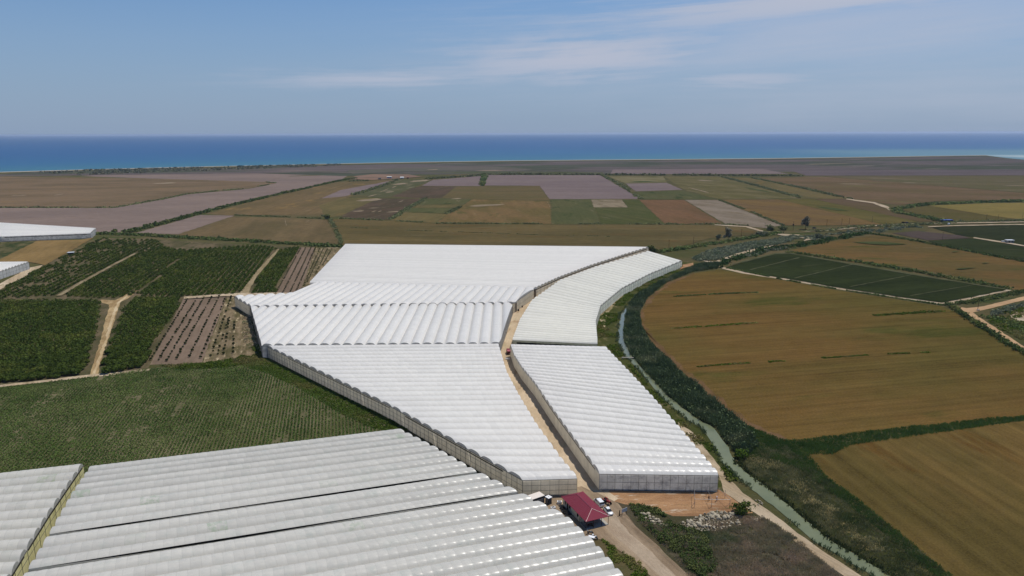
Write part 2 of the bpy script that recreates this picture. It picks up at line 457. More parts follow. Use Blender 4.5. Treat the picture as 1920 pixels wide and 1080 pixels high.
def strip(pts, w0, w1=None, z=.05):
    """ribbon left/right of a world polyline"""
    p = np.array(pts, float); d = np.gradient(p, axis=0); d /= np.linalg.norm(d, axis=1)[:, None] + 1e-9
    n = np.stack([-d[:, 1], d[:, 0]], 1); ww = np.interp(np.linspace(0, 1, len(p)), np.linspace(0, 1, len(np.atleast_1d(w0))), np.atleast_1d(w0)) / 2
    L = p + n * ww[:, None]; R = p - n * ww[:, None]; k = len(p)
    v = np.concatenate([np.c_[L, np.full(k, z)], np.c_[R, np.full(k, z)]])
    f = [(i, k + i, k + i + 1, i + 1) for i in range(k - 1)]
    return v, f

sand = plain('beach_sand', 184, 172, 156, .9, .1)
bs = along(SHORE[2:16], 60); nb = np.stack([vnoise(bs, 260, 2), vnoise(bs, 260, 3)], 1)
v, f = strip(bs + np.array([0, -24]), [40, 36, 26, 36, 34, 24], z=.25)
o = link('beach', mesh('beach', v, f), None, sand); tag(o, 'narrow pale sand beach along the sea', 'beach', kind='structure')

_z = [.02, .12]      # near sheets, far sheets
def rough(poly, step, amp):
    q = []
    for i in range(len(poly)):
        a, b = np.array(poly[i]), np.array(poly[(i + 1) % len(poly)]); L = np.hypot(*(b - a)); k = max(1, int(L / step))
        for j in range(k):
            p = a + (b - a) * j / k
            if j: p = p + RNG.normal(0, amp, 2)
            q.append(tuple(p))
    return q

def sheet(name, label, cat, px, mat, z=None, step=None, amp=None, world=False):
    P = px if world else wpoly(px)
    cy = np.mean([q[1] for q in P]); far = max(.3, cy / 900)
    P = rough(P, step or 9 * far, amp if amp is not None else .45 * far)
    if z is None:
        i = 1 if min(q[1] for q in P) > 470 else 0
        _z[i] += (.004, .007)[i]; z = _z[i]
    o = link(name, mesh(name, [(a, b, z) for a, b in P], [tuple(range(len(P)))]), None, mat)
    return tag(o, label, cat, kind='structure')

def field(label, px, mat, **k): return sheet('field', label, 'field', px, mat, **k)

# far scrub along the coast
SCRUB = field_mat('coast_scrub', (102, 92, 88), (78, 82, 66), 6, 300, 42, .45, grain=9, grainamt=.2, c3=(122, 108, 100), lo=.44, hi=.56)
sheet('scrubland', 'dark purple and grey scrub along the coast', 'scrubland',
      [(-60, 331), (60, 322.5), (200, 319), (420, 315), (640, 309.5), (960, 303), (1280, 300.3), (1600, 296.6), (1846, 292.3), (1880, 297), (1925, 300.5), (2100, 304), (2100, 322), (1480, 322), (1150, 328), (908, 326), (640, 330), (480, 325), (150, 329)], SCRUB, z=.28)

OL = lambda n, a=10, **k: field_mat(n, (112, 94, 58), (98, 86, 52), a, **k)
PUR = field_mat('plowed_far', (134, 116, 105), (124, 108, 99), 14, 120, 7, .18, grain=2.5, grainamt=.14, pale=.15)
PUR2 = field_mat('plowed_purple', (122, 106, 103), (130, 114, 108), 0, 140, 9, .2, grain=2.5, grainamt=.14, pale=.15)
BRN = field_mat('stubble_brown', (122, 102, 78), (108, 92, 68), 10, 110, 8, .2, c3=(128, 104, 74))
TAN = field_mat('stubble_tan', (116, 97, 66), (104, 90, 60), 92, 90, 8, .2, c3=(130, 106, 66))
OLV = field_mat('olive_crop', (114, 100, 62), (100, 92, 58), 84, 80, 7, .22, c3=(116, 98, 58))
GRN = field_mat('green_crop_far', (86, 88, 54), (94, 92, 58), 90, 60, 6, .22, c3=(66, 74, 40))
DGRN = field_mat('dark_crop_far', (94, 78, 62), (84, 74, 56), 70, 50, 6, .3, c3=(104, 90, 70), pale=.8, palec=(160, 142, 120))
PALE = field_mat('pale_stubble', (150, 134, 108), (128, 114, 90), 100, 30, 4, .3, c3=(112, 100, 70))
RED = field_mat('reddish_stubble', (120, 90, 62), (110, 86, 58), 97, 70, 6, .2)
LONG = field_mat('long_field', (108, 93, 58), (94, 84, 52), 176, 70, 9, .26, c3=(106, 84, 48))
F5M = field_mat('banded_field', (114, 96, 66), (98, 86, 58), 100, 60, 22, .3)

field('wide brown stubble field near the left coast', [(-300, 340), (0, 331), (140, 333), (285, 335), (493, 341), (518, 344), (467, 353), (410, 358), (347, 364), (300, 374), (213, 389), (0, 389), (-300, 389)], BRN)
field('long pinkish plowed field left of the hedge', [(-300, 390), (0, 390), (213, 390), (300, 375), (347, 365), (467, 354), (518, 344), (500, 340), (540, 331), (656, 327), (640, 337), (500, 368), (415, 389), (370, 402), (240, 436), (180, 438), (-300, 430)], PUR)
field('strip of pinkish plowed land behind the brown field', [(150, 330), (240, 326), (480, 322), (640, 325), (545, 330), (495, 341), (285, 335), (200, 332)], PUR)
field('small pinkish plowed wedge right of the hedge', [(255, 437), (374, 403), (440, 404.5), (334, 439.5)], PUR)
field('golden stubble field in front of the long hedge', [(387, 401.5), (486, 374), (632, 341), (740, 337), (700, 352), (662, 365), (640, 384), (610, 403), (500, 403), (440, 404)], TAN)
field('purplish plowed patch left of the hedged brown plots', [(603, 372), (640, 356), (740, 338), (662, 364.5), (640, 369)], PUR2)
field('golden field with dark bands behind the treeline', [(334, 440), (437, 406), (530, 409), (612, 412), (639, 457), (520, 453), (373, 445)], F5M)
field('olive plot beside the ditch', [(598, 385), (640, 371.5), (713, 371.5), (688, 385), (640, 404), (612, 409)], OLV)
field('dark brown plot with pale streaks', [(642, 409), (642, 404), (690, 381), (713, 372), (797, 373), (757, 396), (731, 412.5), (700, 411)], DGRN)
field('grey green plot below the farm', [(663, 365), (744, 338), (811, 336.5), (770, 353.5), (734, 368), (713, 370.5)], field_mat('grey_green', (94, 92, 64), (84, 86, 56), 60, 60, 8, .25, c3=(130, 116, 92)))
field('dark brown strip left of the plowed fields', [(734, 368.5), (771, 354), (790, 349), (855, 350), (828, 371), (797, 372)], DGRN)
field('left purple plowed field before the green line', [(790, 348.5), (812, 337.5), (905, 330), (900, 349)], PUR2)
field('large purple plowed field in the distance', [(904, 348), (909, 328), (960, 328.3), (1125, 328.5), (1201, 373), (1031, 373.5), (1012, 348.5)], PUR2)
field('brown field under the purple plowland', [(829, 371), (856, 350), (1012, 349), (1031, 376), (884, 373)], field_mat('brown_olive', (108, 92, 60), (100, 90, 56), 5, 60, 9, .2))
field('green crop strip in the middle distance', [(797, 373.5), (884, 373.5), (870, 383), (782, 384)], GRN)
field('tan strip between the green strips', [(782, 384.5), (869, 383.5), (860, 389.5), (772, 389.5)], OLV)
field('lower green crop strip in the middle distance', [(771, 390), (859, 390), (838, 401), (757, 397)], GRN)
field('olive plot at the foot of the green strips', [(756, 398), (837, 401.5), (818, 418.5), (732, 413.5)], OLV)
field('orange brown stubble field in the middle', [(885, 374), (1031, 377), (1034, 420), (818, 419), (839, 401.5), (861, 390)], field_mat('orange_stubble', (122, 98, 62), (106, 92, 54), 96, 60, 10, .22, c3=(96, 88, 50)))
field('square dark green crop field', [(1034.5, 374), (1107, 374), (1126, 420.5), (1034.5, 420.5)], GRN)
field('pale bare plot above the streaked green field', [(1108, 374.5), (1166, 374.5), (1177, 389), (1114, 389)], PALE)
field('green field with pale streaks', [(1167, 374.5), (1198, 375), (1246, 420.5), (1128, 420.5), (1114.5, 389.5), (1178, 389.5)], field_mat('streaked_green', (80, 84, 46), (88, 88, 52), 112, 40, 6, .4, pale=.8, palec=(150, 138, 110)))
field('reddish brown stubble field', [(1199, 375), (1282, 375), (1355, 420.5), (1247, 420.5)], RED)
field('pale bare field running towards the crossroads', [(1284, 375), (1346, 375.5), (1465, 423), (1437, 428), (1361, 420.5)], field_mat('pale_bare', (142, 127, 108), (128, 114, 94), 118, 40, 7, .2, c3=(120, 104, 80)))
field('orange brown strip right of the pale field', [(1348, 375), (1460, 374), (1655, 421), (1560, 423), (1468, 423)], field_mat('orange_strip', (120, 96, 56), (112, 90, 58), 128, 60, 9, .2))
field('olive green strip before the bend in the track', [(1461, 374), (1525, 373.5), (1722, 416), (1656, 421)], field_mat('olive_strip', (108, 96, 52), (94, 88, 46), 128, 50, 9, .22))
field('dark brown strip beside the winding track', [(1526, 373.5), (1600, 373), (1680, 392), (1768, 415), (1723, 416)], field_mat('brown_strip', (102, 84, 62), (98, 84, 54), 128, 60, 9, .2))
field('dark green strip under the plowland', [(1193, 360), (1282, 357), (1345, 374), (1203, 374)], GRN)
field('pale scrubby plot right of the purple plowland', [(1140, 331), (1243, 331), (1250, 342), (1172, 344)], field_mat('pale_scrub', (136, 124, 92), (106, 100, 62), 4, 30, 8, .2))
field('small purple plots behind the green strip', [(1173, 344.5), (1250, 343), (1280, 356), (1192, 359)], PUR2)
field('olive field with pale strips', [(1245, 331.5), (1354, 332), (1500, 372.5), (1347, 374), (1282, 356)], field_mat('olive_pale', (110, 100, 64), (98, 92, 54), 128, 50, 12, .25, c3=(128, 114, 84)))
field('olive field between two far hedges', [(1355, 332), (1410, 334), (1592, 373), (1502, 373)], OLV)
field('brown field beyond the winding track', [(1412, 334), (1545, 331.5), (1700, 344), (1990, 368), (1990, 374), (1760, 377), (1684, 385), (1594, 373)], field_mat('brown_far', (116, 94, 68), (104, 88, 58), 150, 120, 14, .2, c3=(112, 102, 62)))
field('olive brown land at the far right', [(1546, 331), (1700, 329.5), (1990, 331), (1990, 367), (1702, 344)], field_mat('olive_far', (106, 94, 66), (98, 92, 58), 165, 160, 16, .22, c3=(122, 106, 82)))
field('purple plowed strip near the coast', [(1150, 317.5), (1427, 317), (1478, 326), (1143, 327)], PUR2)
field('dark purple plowed land below the coastal scrub', [(1480, 319), (1990, 318), (1990, 329), (1512, 329.5)], field_mat('purple_far', (108, 96, 94), (98, 88, 86), 0, 200, 20, .15, grain=4))
field('green strips behind the plowed field', [(760, 322), (960, 321.5), (1130, 323), (1130, 327.5), (905, 327)], field_mat('green_far', (84, 88, 62), (98, 92, 74), 0, 90, 12, .25, grain=4))
field('grey green strip behind the farm', [(650, 320), (760, 314), (900, 312), (1000, 316), (760, 321.5), (660, 326)], field_mat('grey_far', (96, 94, 80), (108, 98, 88), 8, 160, 20, .2, grain=4))
field('dark olive field inside the curved hedge', [(1690, 393), (1737, 386.5), (1790, 394), (1850, 404), (1920, 413), (1850, 414.5), (1768, 414), (1742, 408.5)], field_mat('olive_brown_r', (100, 88, 52), (94, 86, 46), 165, 60, 8, .2))
field('yellow stubble field inside the curved hedge', [(1738, 386), (1850, 381.5), (2100, 379), (2100, 413), (1921, 413), (1850, 403.5), (1790, 393.5)], field_mat('yellow_stubble', (136, 118, 62), (124, 110, 58), 168, 70, 8, .18))
field('olive gold field behind the largest greenhouse', [(614, 413), (642, 411), (735, 414.5), (818, 420), (1034, 421.5), (1246, 421.5), (1355, 421.5), (1432, 429.5), (1405, 441), (1330, 447), (1240, 474), (1100, 480), (645, 470), (640, 457)], LONG)
field('brown field between the tracks on the right', [(1483, 468.5), (1563, 452), (1602, 446), (1648, 440), (1768, 461), (1850, 477.5), (2000, 503), (2100, 520), (2100, 570), (1905, 543.5), (1810, 522), (1700, 500), (1600, 492), (1531, 482)],
      field_mat('gold_brown', (116, 90, 50), (102, 86, 48), 168, 46, 7, .24, c3=(86, 84, 40)))
field('dark green crop block right of the purple plot', [(1748, 427.5), (1833, 423.5), (2100, 420), (2100, 480), (1960, 470), (1878, 454), (1828, 446), (1793, 440)], field_mat('dark_green_a', (58, 62, 38), (50, 56, 34), 30, 40, 5, .2))
field('purple plowed plot in the green fields', [(1673, 437.5), (1720, 433.5), (1800, 442), (1822, 447), (1740, 451)], field_mat('purple_plot', (92, 78, 72), (84, 74, 64), 160, 40, 6, .2))
field('dark green crop strip below the white hut', [(1740, 452.5), (1823, 447.5), (1877, 456.5), (1960, 472), (2100, 492), (2100, 514), (1920, 486), (1850, 476.5), (1768, 460.5)], field_mat('dark_green_b', (60, 66, 38), (52, 60, 34), 160, 40, 5, .2))
PEA = field_mat('dark_green_c', (56, 64, 34), (47, 55, 30), 22, 40, 3, .3, pale=.15, row=2.4, rowc=(36, 42, 24), rowamt=.35)
field('dark green crop field with pale cross paths', [(1364, 501), (1453, 477.5), (1480, 476.5), (1600, 497.5), (1720, 518), (1885, 544.5), (1830, 556), (1766, 568), (1683, 557), (1563, 538.5), (1472, 522.5), (1397, 511)], PEA)
field('vast brown stubble field right of the canal', [(1302, 512), (1350, 505.5), (1400, 514), (1472, 526), (1563, 543), (1683, 562), (1764, 574), (1804, 590), (1920, 662), (2030, 730), (2100, 770), (1920, 783), (1870, 786), (1640, 810), (1500, 828), (1466, 827), (1398, 798), (1328, 740), (1270, 690), (1221, 640), (1203, 610), (1202, 585), (1216, 560), (1250, 532)],
      field_mat('gold_field', (114, 89, 50), (98, 87, 46), 12, 130, 2.6, .5, sat=1.0, c3=(84, 82, 40), pale=.22, palec=(122, 98, 62), grain=.9, grainamt=.5))
field('near brown field at the lower right', [(1504, 852), (1600, 832), (1930, 787), (2150, 765), (2400, 1000), (2400, 1500), (1880, 1200), (1785, 1082), (1640, 962), (1540, 888)],
      field_mat('gold_field_near', (120, 97, 56), (100, 86, 48), 98, 60, 4.6, .55, sat=1.0, pale=.3, palec=(124, 104, 66), c3=(106, 80, 42), grain=.6, grainamt=.5))
sheet('field_margin', 'orange brown margin of the vast stubble field along the reeds', 'margin', [(1300, 511), (1250, 531), (1216, 559), (1202, 584), (1203, 610), (1221, 641), (1270, 691), (1328, 741), (1398, 799), (1466, 828), (1474, 822), (1408, 793), (1338, 735), (1279, 686), (1229, 638), (1209, 609), (1208, 586), (1221, 562), (1253, 535), (1302, 514)],
      field_mat('margin_stubble', (122, 94, 64), (104, 82, 50), 50, 14, 2, .3, grain=.5, grainamt=.4), amp=.9)
# left side
field('green row crop field beside the front greenhouses', [(-160, 742), (0, 726), (170, 706), (280, 691), (400, 678), (480, 664), (512, 672), (640, 745), (760, 815), (860, 880), (760, 930), (150, 920), (-200, 960)],
      field_mat('row_crop_soil', (116, 108, 80), (92, 90, 60), 104, 22, 1.4, .25))
ORCH_M = field_mat('orchard_soil', (112, 98, 74), (84, 80, 54), 102, 18, 3, .25, c3=(62, 68, 36))
field('orchard ground in the left middle distance', [(-120, 640), (-40, 575), (60, 508), (120, 478), (195, 446), (290, 449), (480, 460), (562, 463), (515, 552), (468, 557), (345, 560), (340, 610), (278, 690), (180, 706), (0, 724), (-160, 740)], ORCH_M)
SAPM = field_mat('sapling_soil', (134, 114, 96), (122, 104, 86), 108, 30, 1.6, .16, grain=.7, grainamt=.14)
field('brown tilled plot planted with rows of young trees', [(281, 684), (345, 558), (425, 557), (378, 682)], SAPM)
ROUGHM = field_mat('rough_plot', (140, 122, 94), (98, 90, 60), 108, 7, 1.6, .5, c3=(190, 170, 134))
field('rough plot of weeds and pale soil beside the saplings', [(380, 680), (426, 557), (445, 557), (470, 600), (486, 648), (490, 668), (430, 676)], ROUGHM)
field('upper tilled plot with rows of young trees', [(513, 556), (562, 464), (592, 465), (560, 556)], SAPM)
field('upper rough plot of weeds beside the big greenhouse', [(560, 556), (593, 465), (640, 464), (660, 470), (590, 560)], ROUGHM)
field('golden stubble field by the left greenhouses', [(-100, 520), (0, 487), (70, 452), (150, 450), (176, 446), (85, 498), (55, 492)], field_mat('gold_left', (140, 114, 70), (124, 102, 62), 112, 40, 3, .2))
field('striped vegetable plot at the far left', [(-80, 500), (0, 455), (70, 452), (0, 487)], field_mat('striped_left', (104, 96, 66), (60, 70, 40), 110, 12, 3, .3))

# bare earth, roads, paths
PATCH = field_mat('bare_patch_soil', (160, 142, 116), (136, 120, 96), 10, 20, 3, .3, grain=2, pale=.6, palec=(184, 168, 142))
PGRN = field_mat('green_patch', (86, 92, 54), (76, 82, 46), 10, 30, 4, .3, grain=2)
for (x0, y0, x1, y1, th, gr) in ((662, 397.5, 683, 395.5, 1.6, 0), (696, 398, 706, 395.5, 1.4, 0), (708, 398, 716, 395.5, 1.2, 0), (724, 398.5, 757, 396.5, 1.8, 0), (690, 391, 714, 390, .9, 0), (733, 347, 766, 343.5, 2.2, 0), (722, 361.5, 739, 359.5, 1.6, 0), (712, 361, 729, 354, 1.2, 0),
      (768, 341, 806, 338, 3.0, 0), (734, 353, 744, 349, 1.2, 0), (745, 380, 757, 376.5, 1.0, 0), (690, 369, 708, 364.5, 1.2, 0), (845, 373.5, 866, 372.5, 1.2, 0), (668, 377, 716, 374, 4.0, 0), (880, 387, 946, 384, 3.2, 0), (534, 411, 537, 424, 3.5, 0), (1025, 377, 1033, 391, 1.2, 0), (800, 318.5, 822, 318, .9, 0), (890, 320.5, 950, 320, .9, 0),
      (1300, 300.9, 1365, 300.6, .5, 0), (1508, 308.5, 1600, 306.5, .8, 0), (120, 364, 100, 367, 1.0, 0), (20, 368, 50, 366.5, 1.0, 0), (285, 345, 330, 343, 2.2, 0), (1290, 352, 1330, 362, 1.5, 0), (1306, 338, 1340, 340, 1.6, 0), (1570, 345, 1640, 346, .9, 0), (1690, 343, 1720, 343.5, .8, 0), (1880, 348, 1940, 349, .9, 0),
      (1180, 342, 1230, 340, 2.0, 1), (1010, 324, 1090, 323, .9, 1), (1395, 352, 1450, 362, 2.2, 1), (1530, 388, 1590, 396, 3.5, 1), (1600, 455, 1700, 459, 4.5, 1), (1784, 473.5, 1800, 472, 1.2, 1), (1790, 506, 1830, 503, 1.8, 1), (1840, 495, 1856, 494, 1.2, 1)):
    q = [(x0 + (x1 - x0) * a, y0 + (y1 - y0) * a + s * th * .5 * (math.sin(math.pi * a) ** .6 + .08) * (1 + .25 * math.sin(7 * a + x0))) for s, A_ in ((-1, (0, .2, .4, .6, .8, 1)), (1, (1, .8, .6, .4, .2, 0))) for a in A_]
    sheet('bare_patch' if not gr else 'green_patch', 'pale bare patch in a far field' if not gr else 'greener patch in a stubble field', 'patch', q, PGRN if gr else PATCH)['group'] = 'bare patches in the far fields' if not gr else 'greener patches in the stubble'
DIRT = field_mat('limestone_dirt', (212, 190, 158), (196, 172, 138), 80, 14, 1.2, .14, grain=.35, grainamt=.2, c3=(176, 150, 118))
DIRT2 = field_mat('track_dirt', (200, 180, 150), (180, 158, 126), 122, 10, .9, .38, grain=.35, grainamt=.22, c3=(150, 132, 100))
ORANGE = field_mat('orange_earth', (180, 138, 96), (156, 116, 80), 2, 7, 1.5, .3, grain=.5, grainamt=.35, c3=(206, 184, 156))
CLAY = field_mat('clay_road', (206, 168, 124), (194, 156, 114), 120, 20, 1.2, .12, grain=.4, grainamt=.14)
YARD = field_mat('yard_dirt', (172, 150, 122), (148, 126, 100), 112, 12, 1.3, .4, grain=.4, grainamt=.26, c3=(132, 108, 82))
WEEDY = field_mat('weedy_ground', (84, 84, 46), (72, 78, 38), 120, 9, 2, .25, grain=.4, grainamt=.4, c3=(132, 118, 82))
WEED2 = field_mat('dry_weed_ground', (92, 84, 66), (76, 74, 50), 120, 9, 2, .25, grain=.4, grainamt=.4, c3=(94, 82, 60))

sheet('verge', 'weedy bank between the white greenhouses and the canal', 'verge', [(1040, 610), (1118, 648), (1130, 655), (1347, 930), (1360, 890), (1372, 880), (1340, 820), (1287, 787), (1240, 745), (1198, 697), (1173, 667), (1160, 640), (1162, 590), (1180, 566), (1198, 553), (1290, 505), (1310, 492), (1250, 490), (1130, 560)], WEEDY)
sheet('verge', 'scrubby bank between the canal and the near brown field', 'verge', [(1372, 800), (1398, 798), (1466, 827), (1505, 850), (1540, 888), (1640, 962), (1785, 1082), (1880, 1200), (2150, 1400), (1990, 1390), (1740, 1150), (1560, 1010), (1450, 920), (1380, 860)], field_mat('bank_ground', (72, 74, 40), (62, 68, 34), 130, 9, 2, .25, grain=.4, grainamt=.4, c3=(104, 98, 62)))
sheet('verge', 'rough ground of dry weeds below the rock heap', 'verge', [(1130, 930), (1200, 945), (1347, 962), (1420, 962), (1470, 1000), (1590, 1085), (1700, 1180), (1880, 1340), (1500, 1340), (1340, 1170), (1290, 1085), (1190, 985)], WEED2)
sheet('bare_earth', 'orange bare earth in front of the grey end wall', 'bare earth', [(1100, 914), (1347, 918), (1362, 926), (1412, 962), (1372, 966), (1345, 958), (1310, 968), (1262, 968), (1215, 952), (1172, 946), (1140, 938)], ORANGE)
sheet('path', 'pale dirt lane between the curved greenhouses', 'path', [(1212, 462), (1100, 495), (1020, 530), (985, 556), (955, 582), (920, 640), (900, 665), (905, 710), (915, 755), (945, 820), (1000, 885), (1055, 930), (1092, 945), (1135, 950), (1160, 935), (1140, 922), (1160, 900), (1095, 850), (1040, 790), (1010, 730), (990, 690), (985, 670), (990, 640), (1025, 585), (1060, 552), (1140, 512), (1225, 480)], DIRT)
sheet('road', 'wide dirt yard and road running past the red roofed house', 'road', [(985, 918), (1050, 920), (1090, 912), (1122, 925), (1160, 945), (1190, 985), (1236, 1025), (1292, 1080), (1370, 1160), (1520, 1330), (1400, 1330), (1290, 1170), (1222, 1082), (1180, 1046), (1132, 1012), (1098, 1010), (1010, 960)], YARD)
sheet('wheel_track', 'paler wheel track worn into the dirt road', 'track', [(1128, 958), (1152, 962), (1180, 1000), (1222, 1035), (1272, 1085), (1330, 1160), (1480, 1330), (1430, 1330), (1300, 1160), (1242, 1085), (1196, 1044), (1158, 1010), (1130, 985)], field_mat('track_pale', (186, 166, 140), (172, 150, 124), 115, 8, .8, .18, grain=.4, grainamt=.2))
sheet('road', 'pale dirt track along the canal bank', 'road', [(1330, 868), (1347, 890), (1358, 924), (1416, 962), (1470, 1000), (1524, 1040), (1585, 1082), (1690, 1165), (1850, 1300), (1910, 1360), (1965, 1360), (1895, 1300), (1730, 1165), (1614, 1080), (1552, 1040), (1495, 1000), (1442, 958), (1393, 925), (1362, 892), (1342, 866), (1300, 812), (1270, 790), (1268, 800)], DIRT2)
sheet('path', 'pale dirt path between the orchards', 'path', [(168, 705), (190, 632), (205, 572), (186, 566), (190, 562), (216, 563), (255, 543), (258, 545), (240, 560), (226, 566), (212, 610), (196, 655), (184, 703)], field_mat('orch_path', (182, 156, 112), (150, 124, 84), 112, 8, 1, .3))
sheet('wheel_track', 'pale twin wheel track on the orchard path', 'track', [(173, 702), (196, 640), (210, 592), (219, 568), (240, 552), (243, 553), (224, 569), (215, 593), (201, 640), (179, 702)], field_mat('orch_track', (206, 184, 146), (186, 160, 118), 112, 8, .7, .2))
sheet('path', 'thin pale path along the orchard edge', 'path', [(-160, 739), (0, 722), (100, 711), (165, 703), (280, 692), (280, 695), (170, 708), (100, 715), (0, 726), (-160, 745)], DIRT2)
sheet('path', 'pale path slanting through the upper orchard', 'path', [(446, 557), (476, 515), (521, 468), (525, 469), (484, 517), (470, 541), (466, 556)], field_mat('orch_path2', (160, 142, 108), (140, 124, 90), 100, 8, 1, .2))
sheet('path', 'pale path below the upper orchard', 'path', [(345, 558), (446, 551), (520, 550), (600, 552), (470, 558), (420, 557), (345, 562)], DIRT2)
sheet('path', 'thin worn path between orchard blocks', 'path', [(106, 556), (150, 530), (205, 500), (252, 476), (255, 477), (210, 501), (155, 532), (116, 556)], field_mat('orch_path3', (150, 134, 104), (126, 112, 82), 100, 8, 1, .2))
sheet('path', 'sandy track by the small left greenhouse', 'path', [(-90, 590), (0, 532), (55, 502), (80, 497), (75, 502), (40, 522), (0, 543), (-80, 600)], DIRT2)
sheet('road', 'orange clay road at the right edge', 'road', [(1790, 574), (1812, 578), (1840, 575), (1920, 556), (2010, 533), (2010, 546), (1920, 563), (1850, 580), (1824, 586), (1850, 604), (1920, 650), (2040, 730), (2040, 748), (1920, 664), (1826, 597)], CLAY)
sheet('path', 'pale track along the dark green crop', 'path', [(1348, 499), (1362, 502), (1397, 510.5), (1472, 522), (1563, 537.5), (1683, 556), (1765, 568), (1794, 574), (1794, 577), (1765, 572), (1683, 559.5), (1563, 541), (1472, 525), (1390, 512.5), (1355, 504)], DIRT2)
sheet('path', 'pale track at the right end of the dark green crop', 'path', [(1758, 568), (1820, 553), (1885, 543), (1897, 544.5), (1840, 556), (1780, 571)], DIRT2)
sheet('path', 'faint path along the top of the dark green crop', 'path', [(1363, 500), (1400, 489), (1453, 476), (1480, 475), (1600, 496), (1720, 516.5), (1886, 543), (1886, 545), (1720, 518.5), (1600, 497.8), (1480, 476.8), (1454, 477.8), (1402, 491)], field_mat('faint_path', (98, 98, 70), (84, 86, 56), 160, 10, 1, .2))
for k, (a, b) in enumerate((((1405, 507), (1497, 484)), ((1488, 523), (1600, 496)), ((1592, 539), (1712, 516)), ((1705, 556), (1828, 535)))):
    (x0, y0), (x1, y1) = a, b
    sheet('path', ('faint cross path at the left end of the dark crop field', 'clear pale cross path left of the middle of the dark crop field', 'pale cross path right of the middle of the dark crop field', 'faint cross path at the right end of the dark crop field')[k], 'path', [(x0, y0), (x1, y1), (x1 + 3, y1 + .4), (x0 + 3.5, y0 + .5)], bpy.data.materials['faint_path'])
sheet('road', 'pale winding track at the junction behind the greenhouses', 'road', [(1318, 490), (1340, 492), (1380, 477), (1422, 466), (1440, 463), (1450, 461), (1449, 463.5), (1424, 470), (1384, 481), (1352, 492), (1346, 496), (1330, 495)], DIRT2)
sheet('road', 'short pale track bending between the scrub patches', 'road', [(1440, 438), (1465, 439.5), (1500, 441), (1496, 444), (1520, 447), (1522, 450), (1505, 453.5), (1512, 449), (1490, 445.5), (1465, 442.5)], DIRT2)
sheet('road', 'far pale road running right past the blue roof', 'road', [(1500, 436), (1560, 431), (1620, 424), (1700, 420.3), (1758, 419), (1840, 417.5), (1990, 415.5), (1990, 416.8), (1840, 419), (1740, 421), (1640, 425), (1560, 433)], DIRT2)
sheet('path', 'winding pale track across the far fields', 'path', [(1588, 373), (1640, 380), (1665, 388), (1672, 394), (1668, 395.5), (1660, 391), (1636, 382), (1586, 374.5)], DIRT2)
sheet('path', 'pale track beside the dark green block', 'path', [(1740, 425.5), (1790, 423.5), (1860, 421.8), (1990, 420.5), (1990, 422), (1860, 423.3), (1790, 425), (1740, 427)], DIRT2)
sheet('path', 'white track leading to the white hut', 'path', [(1826, 446), (1876, 453.5), (1930, 463), (1990, 472), (1990, 474), (1928, 464.5), (1876, 456), (1824, 447.5)], DIRT2)
sheet('path', 'thin pale path along the far crossroads', 'path', [(1340, 422), (1400, 425), (1432, 434), (1428, 436), (1398, 427), (1340, 423)], DIRT2)
sheet('bare_earth', 'sandy bank beside the far greenhouse corner', 'bare earth', [(1280, 498), (1300, 494), (1300, 500), (1285, 503), (1275, 507)], ORANGE)
CLAYP = sheet('bare_earth', 'pale limestone spoil along the curved greenhouse', 'bare earth', [(1258, 511), (1230, 516), (1200, 532), (1172, 553), (1150, 575), (1138, 590), (1134, 615), (1124, 600), (1130, 580), (1150, 556), (1180, 535), (1215, 516), (1250, 509)], field_mat('spoil', (190, 170, 136), (132, 120, 80), 60, 7, 1.2, .3, grain=.4, grainamt=.3, c3=(96, 92, 54)))
sheet('farmyard', 'reddish farmyard in the far middle distance', 'farmyard', [(655, 336), (668, 330), (700, 327), (765, 327), (790, 332), (740, 336), (700, 338)], field_mat('farmyard_earth', (140, 112, 92), (120, 100, 84), 0, 50, 10, .2))
sheet('reservoir', 'pale bank of a pond at the right edge', 'bank', [(1894, 592), (1908, 583), (1940, 574), (1960, 580), (1925, 592), (1935, 606), (1905, 602)], DIRT2)

# canal
WPX = [(1960, 1370, 90), (1830, 1245, 64), (1720, 1140, 48), (1648, 1077, 38), (1540, 1015, 35), (1477, 960, 32), (1431, 922, 34), (1383, 885, 28), (1366, 868, 28), (1353, 840, 27), (1326, 803, 26), (1297, 787, 20), (1247, 745, 14), (1205, 697, 11), (1178, 667, 12), (1164, 640, 11), (1166, 610, 11), (1169, 590, 11), (1181, 572, 6), (1200, 557, 4), (1222, 543, 2.5)]
WPX = [(x - .02 * w_, y, w_ * .86) for x, y, w_ in WPX]
Lc = [at(x - w_ / 2, y) for x, y, w_ in WPX]; Rc = [at(x + w_ / 2, y) for x, y, w_ in WPX]
m, t, out = new_mat('canal_water')
pos = t.node('ShaderNodeNewGeometry').outputs['Position']
col = t.mix(t.ramp(t.noise(pos, .07, 4), .4, .65), alb(136, 142, 108, .6), alb(122, 130, 98, .6))
col = t.mix(t.math('MULTIPLY', t.ramp(t.xyz(pos)[1], 330, 380), .5), col, alb(124, 132, 130, .62))  # bluish sky reflection on the far water, mixed into its colour
bp = t.node('ShaderNodeBump'); bp.inputs['Strength'].default_value = .25; bp.inputs['Distance'].default_value = .08
t.l.new(t.noise(t.mapping(pos, .5, (1, .5, 1)), 1.6, 4), bp.inputs['Height'])
bsdf(t, out, col, .16, .28, normal=bp.outputs[0])
k = len(Lc); zc = _z[0]
L2 = np.stack([np.interp(np.linspace(0, k - 1, 6 * k), range(k), [p[i] for p in Lc]) for i in (0, 1)], 1) + RNG.normal(0, .22, (6 * k, 2))
R2 = np.stack([np.interp(np.linspace(0, k - 1, 6 * k), range(k), [p[i] for p in Rc]) for i in (0, 1)], 1) + RNG.normal(0, .22, (6 * k, 2))
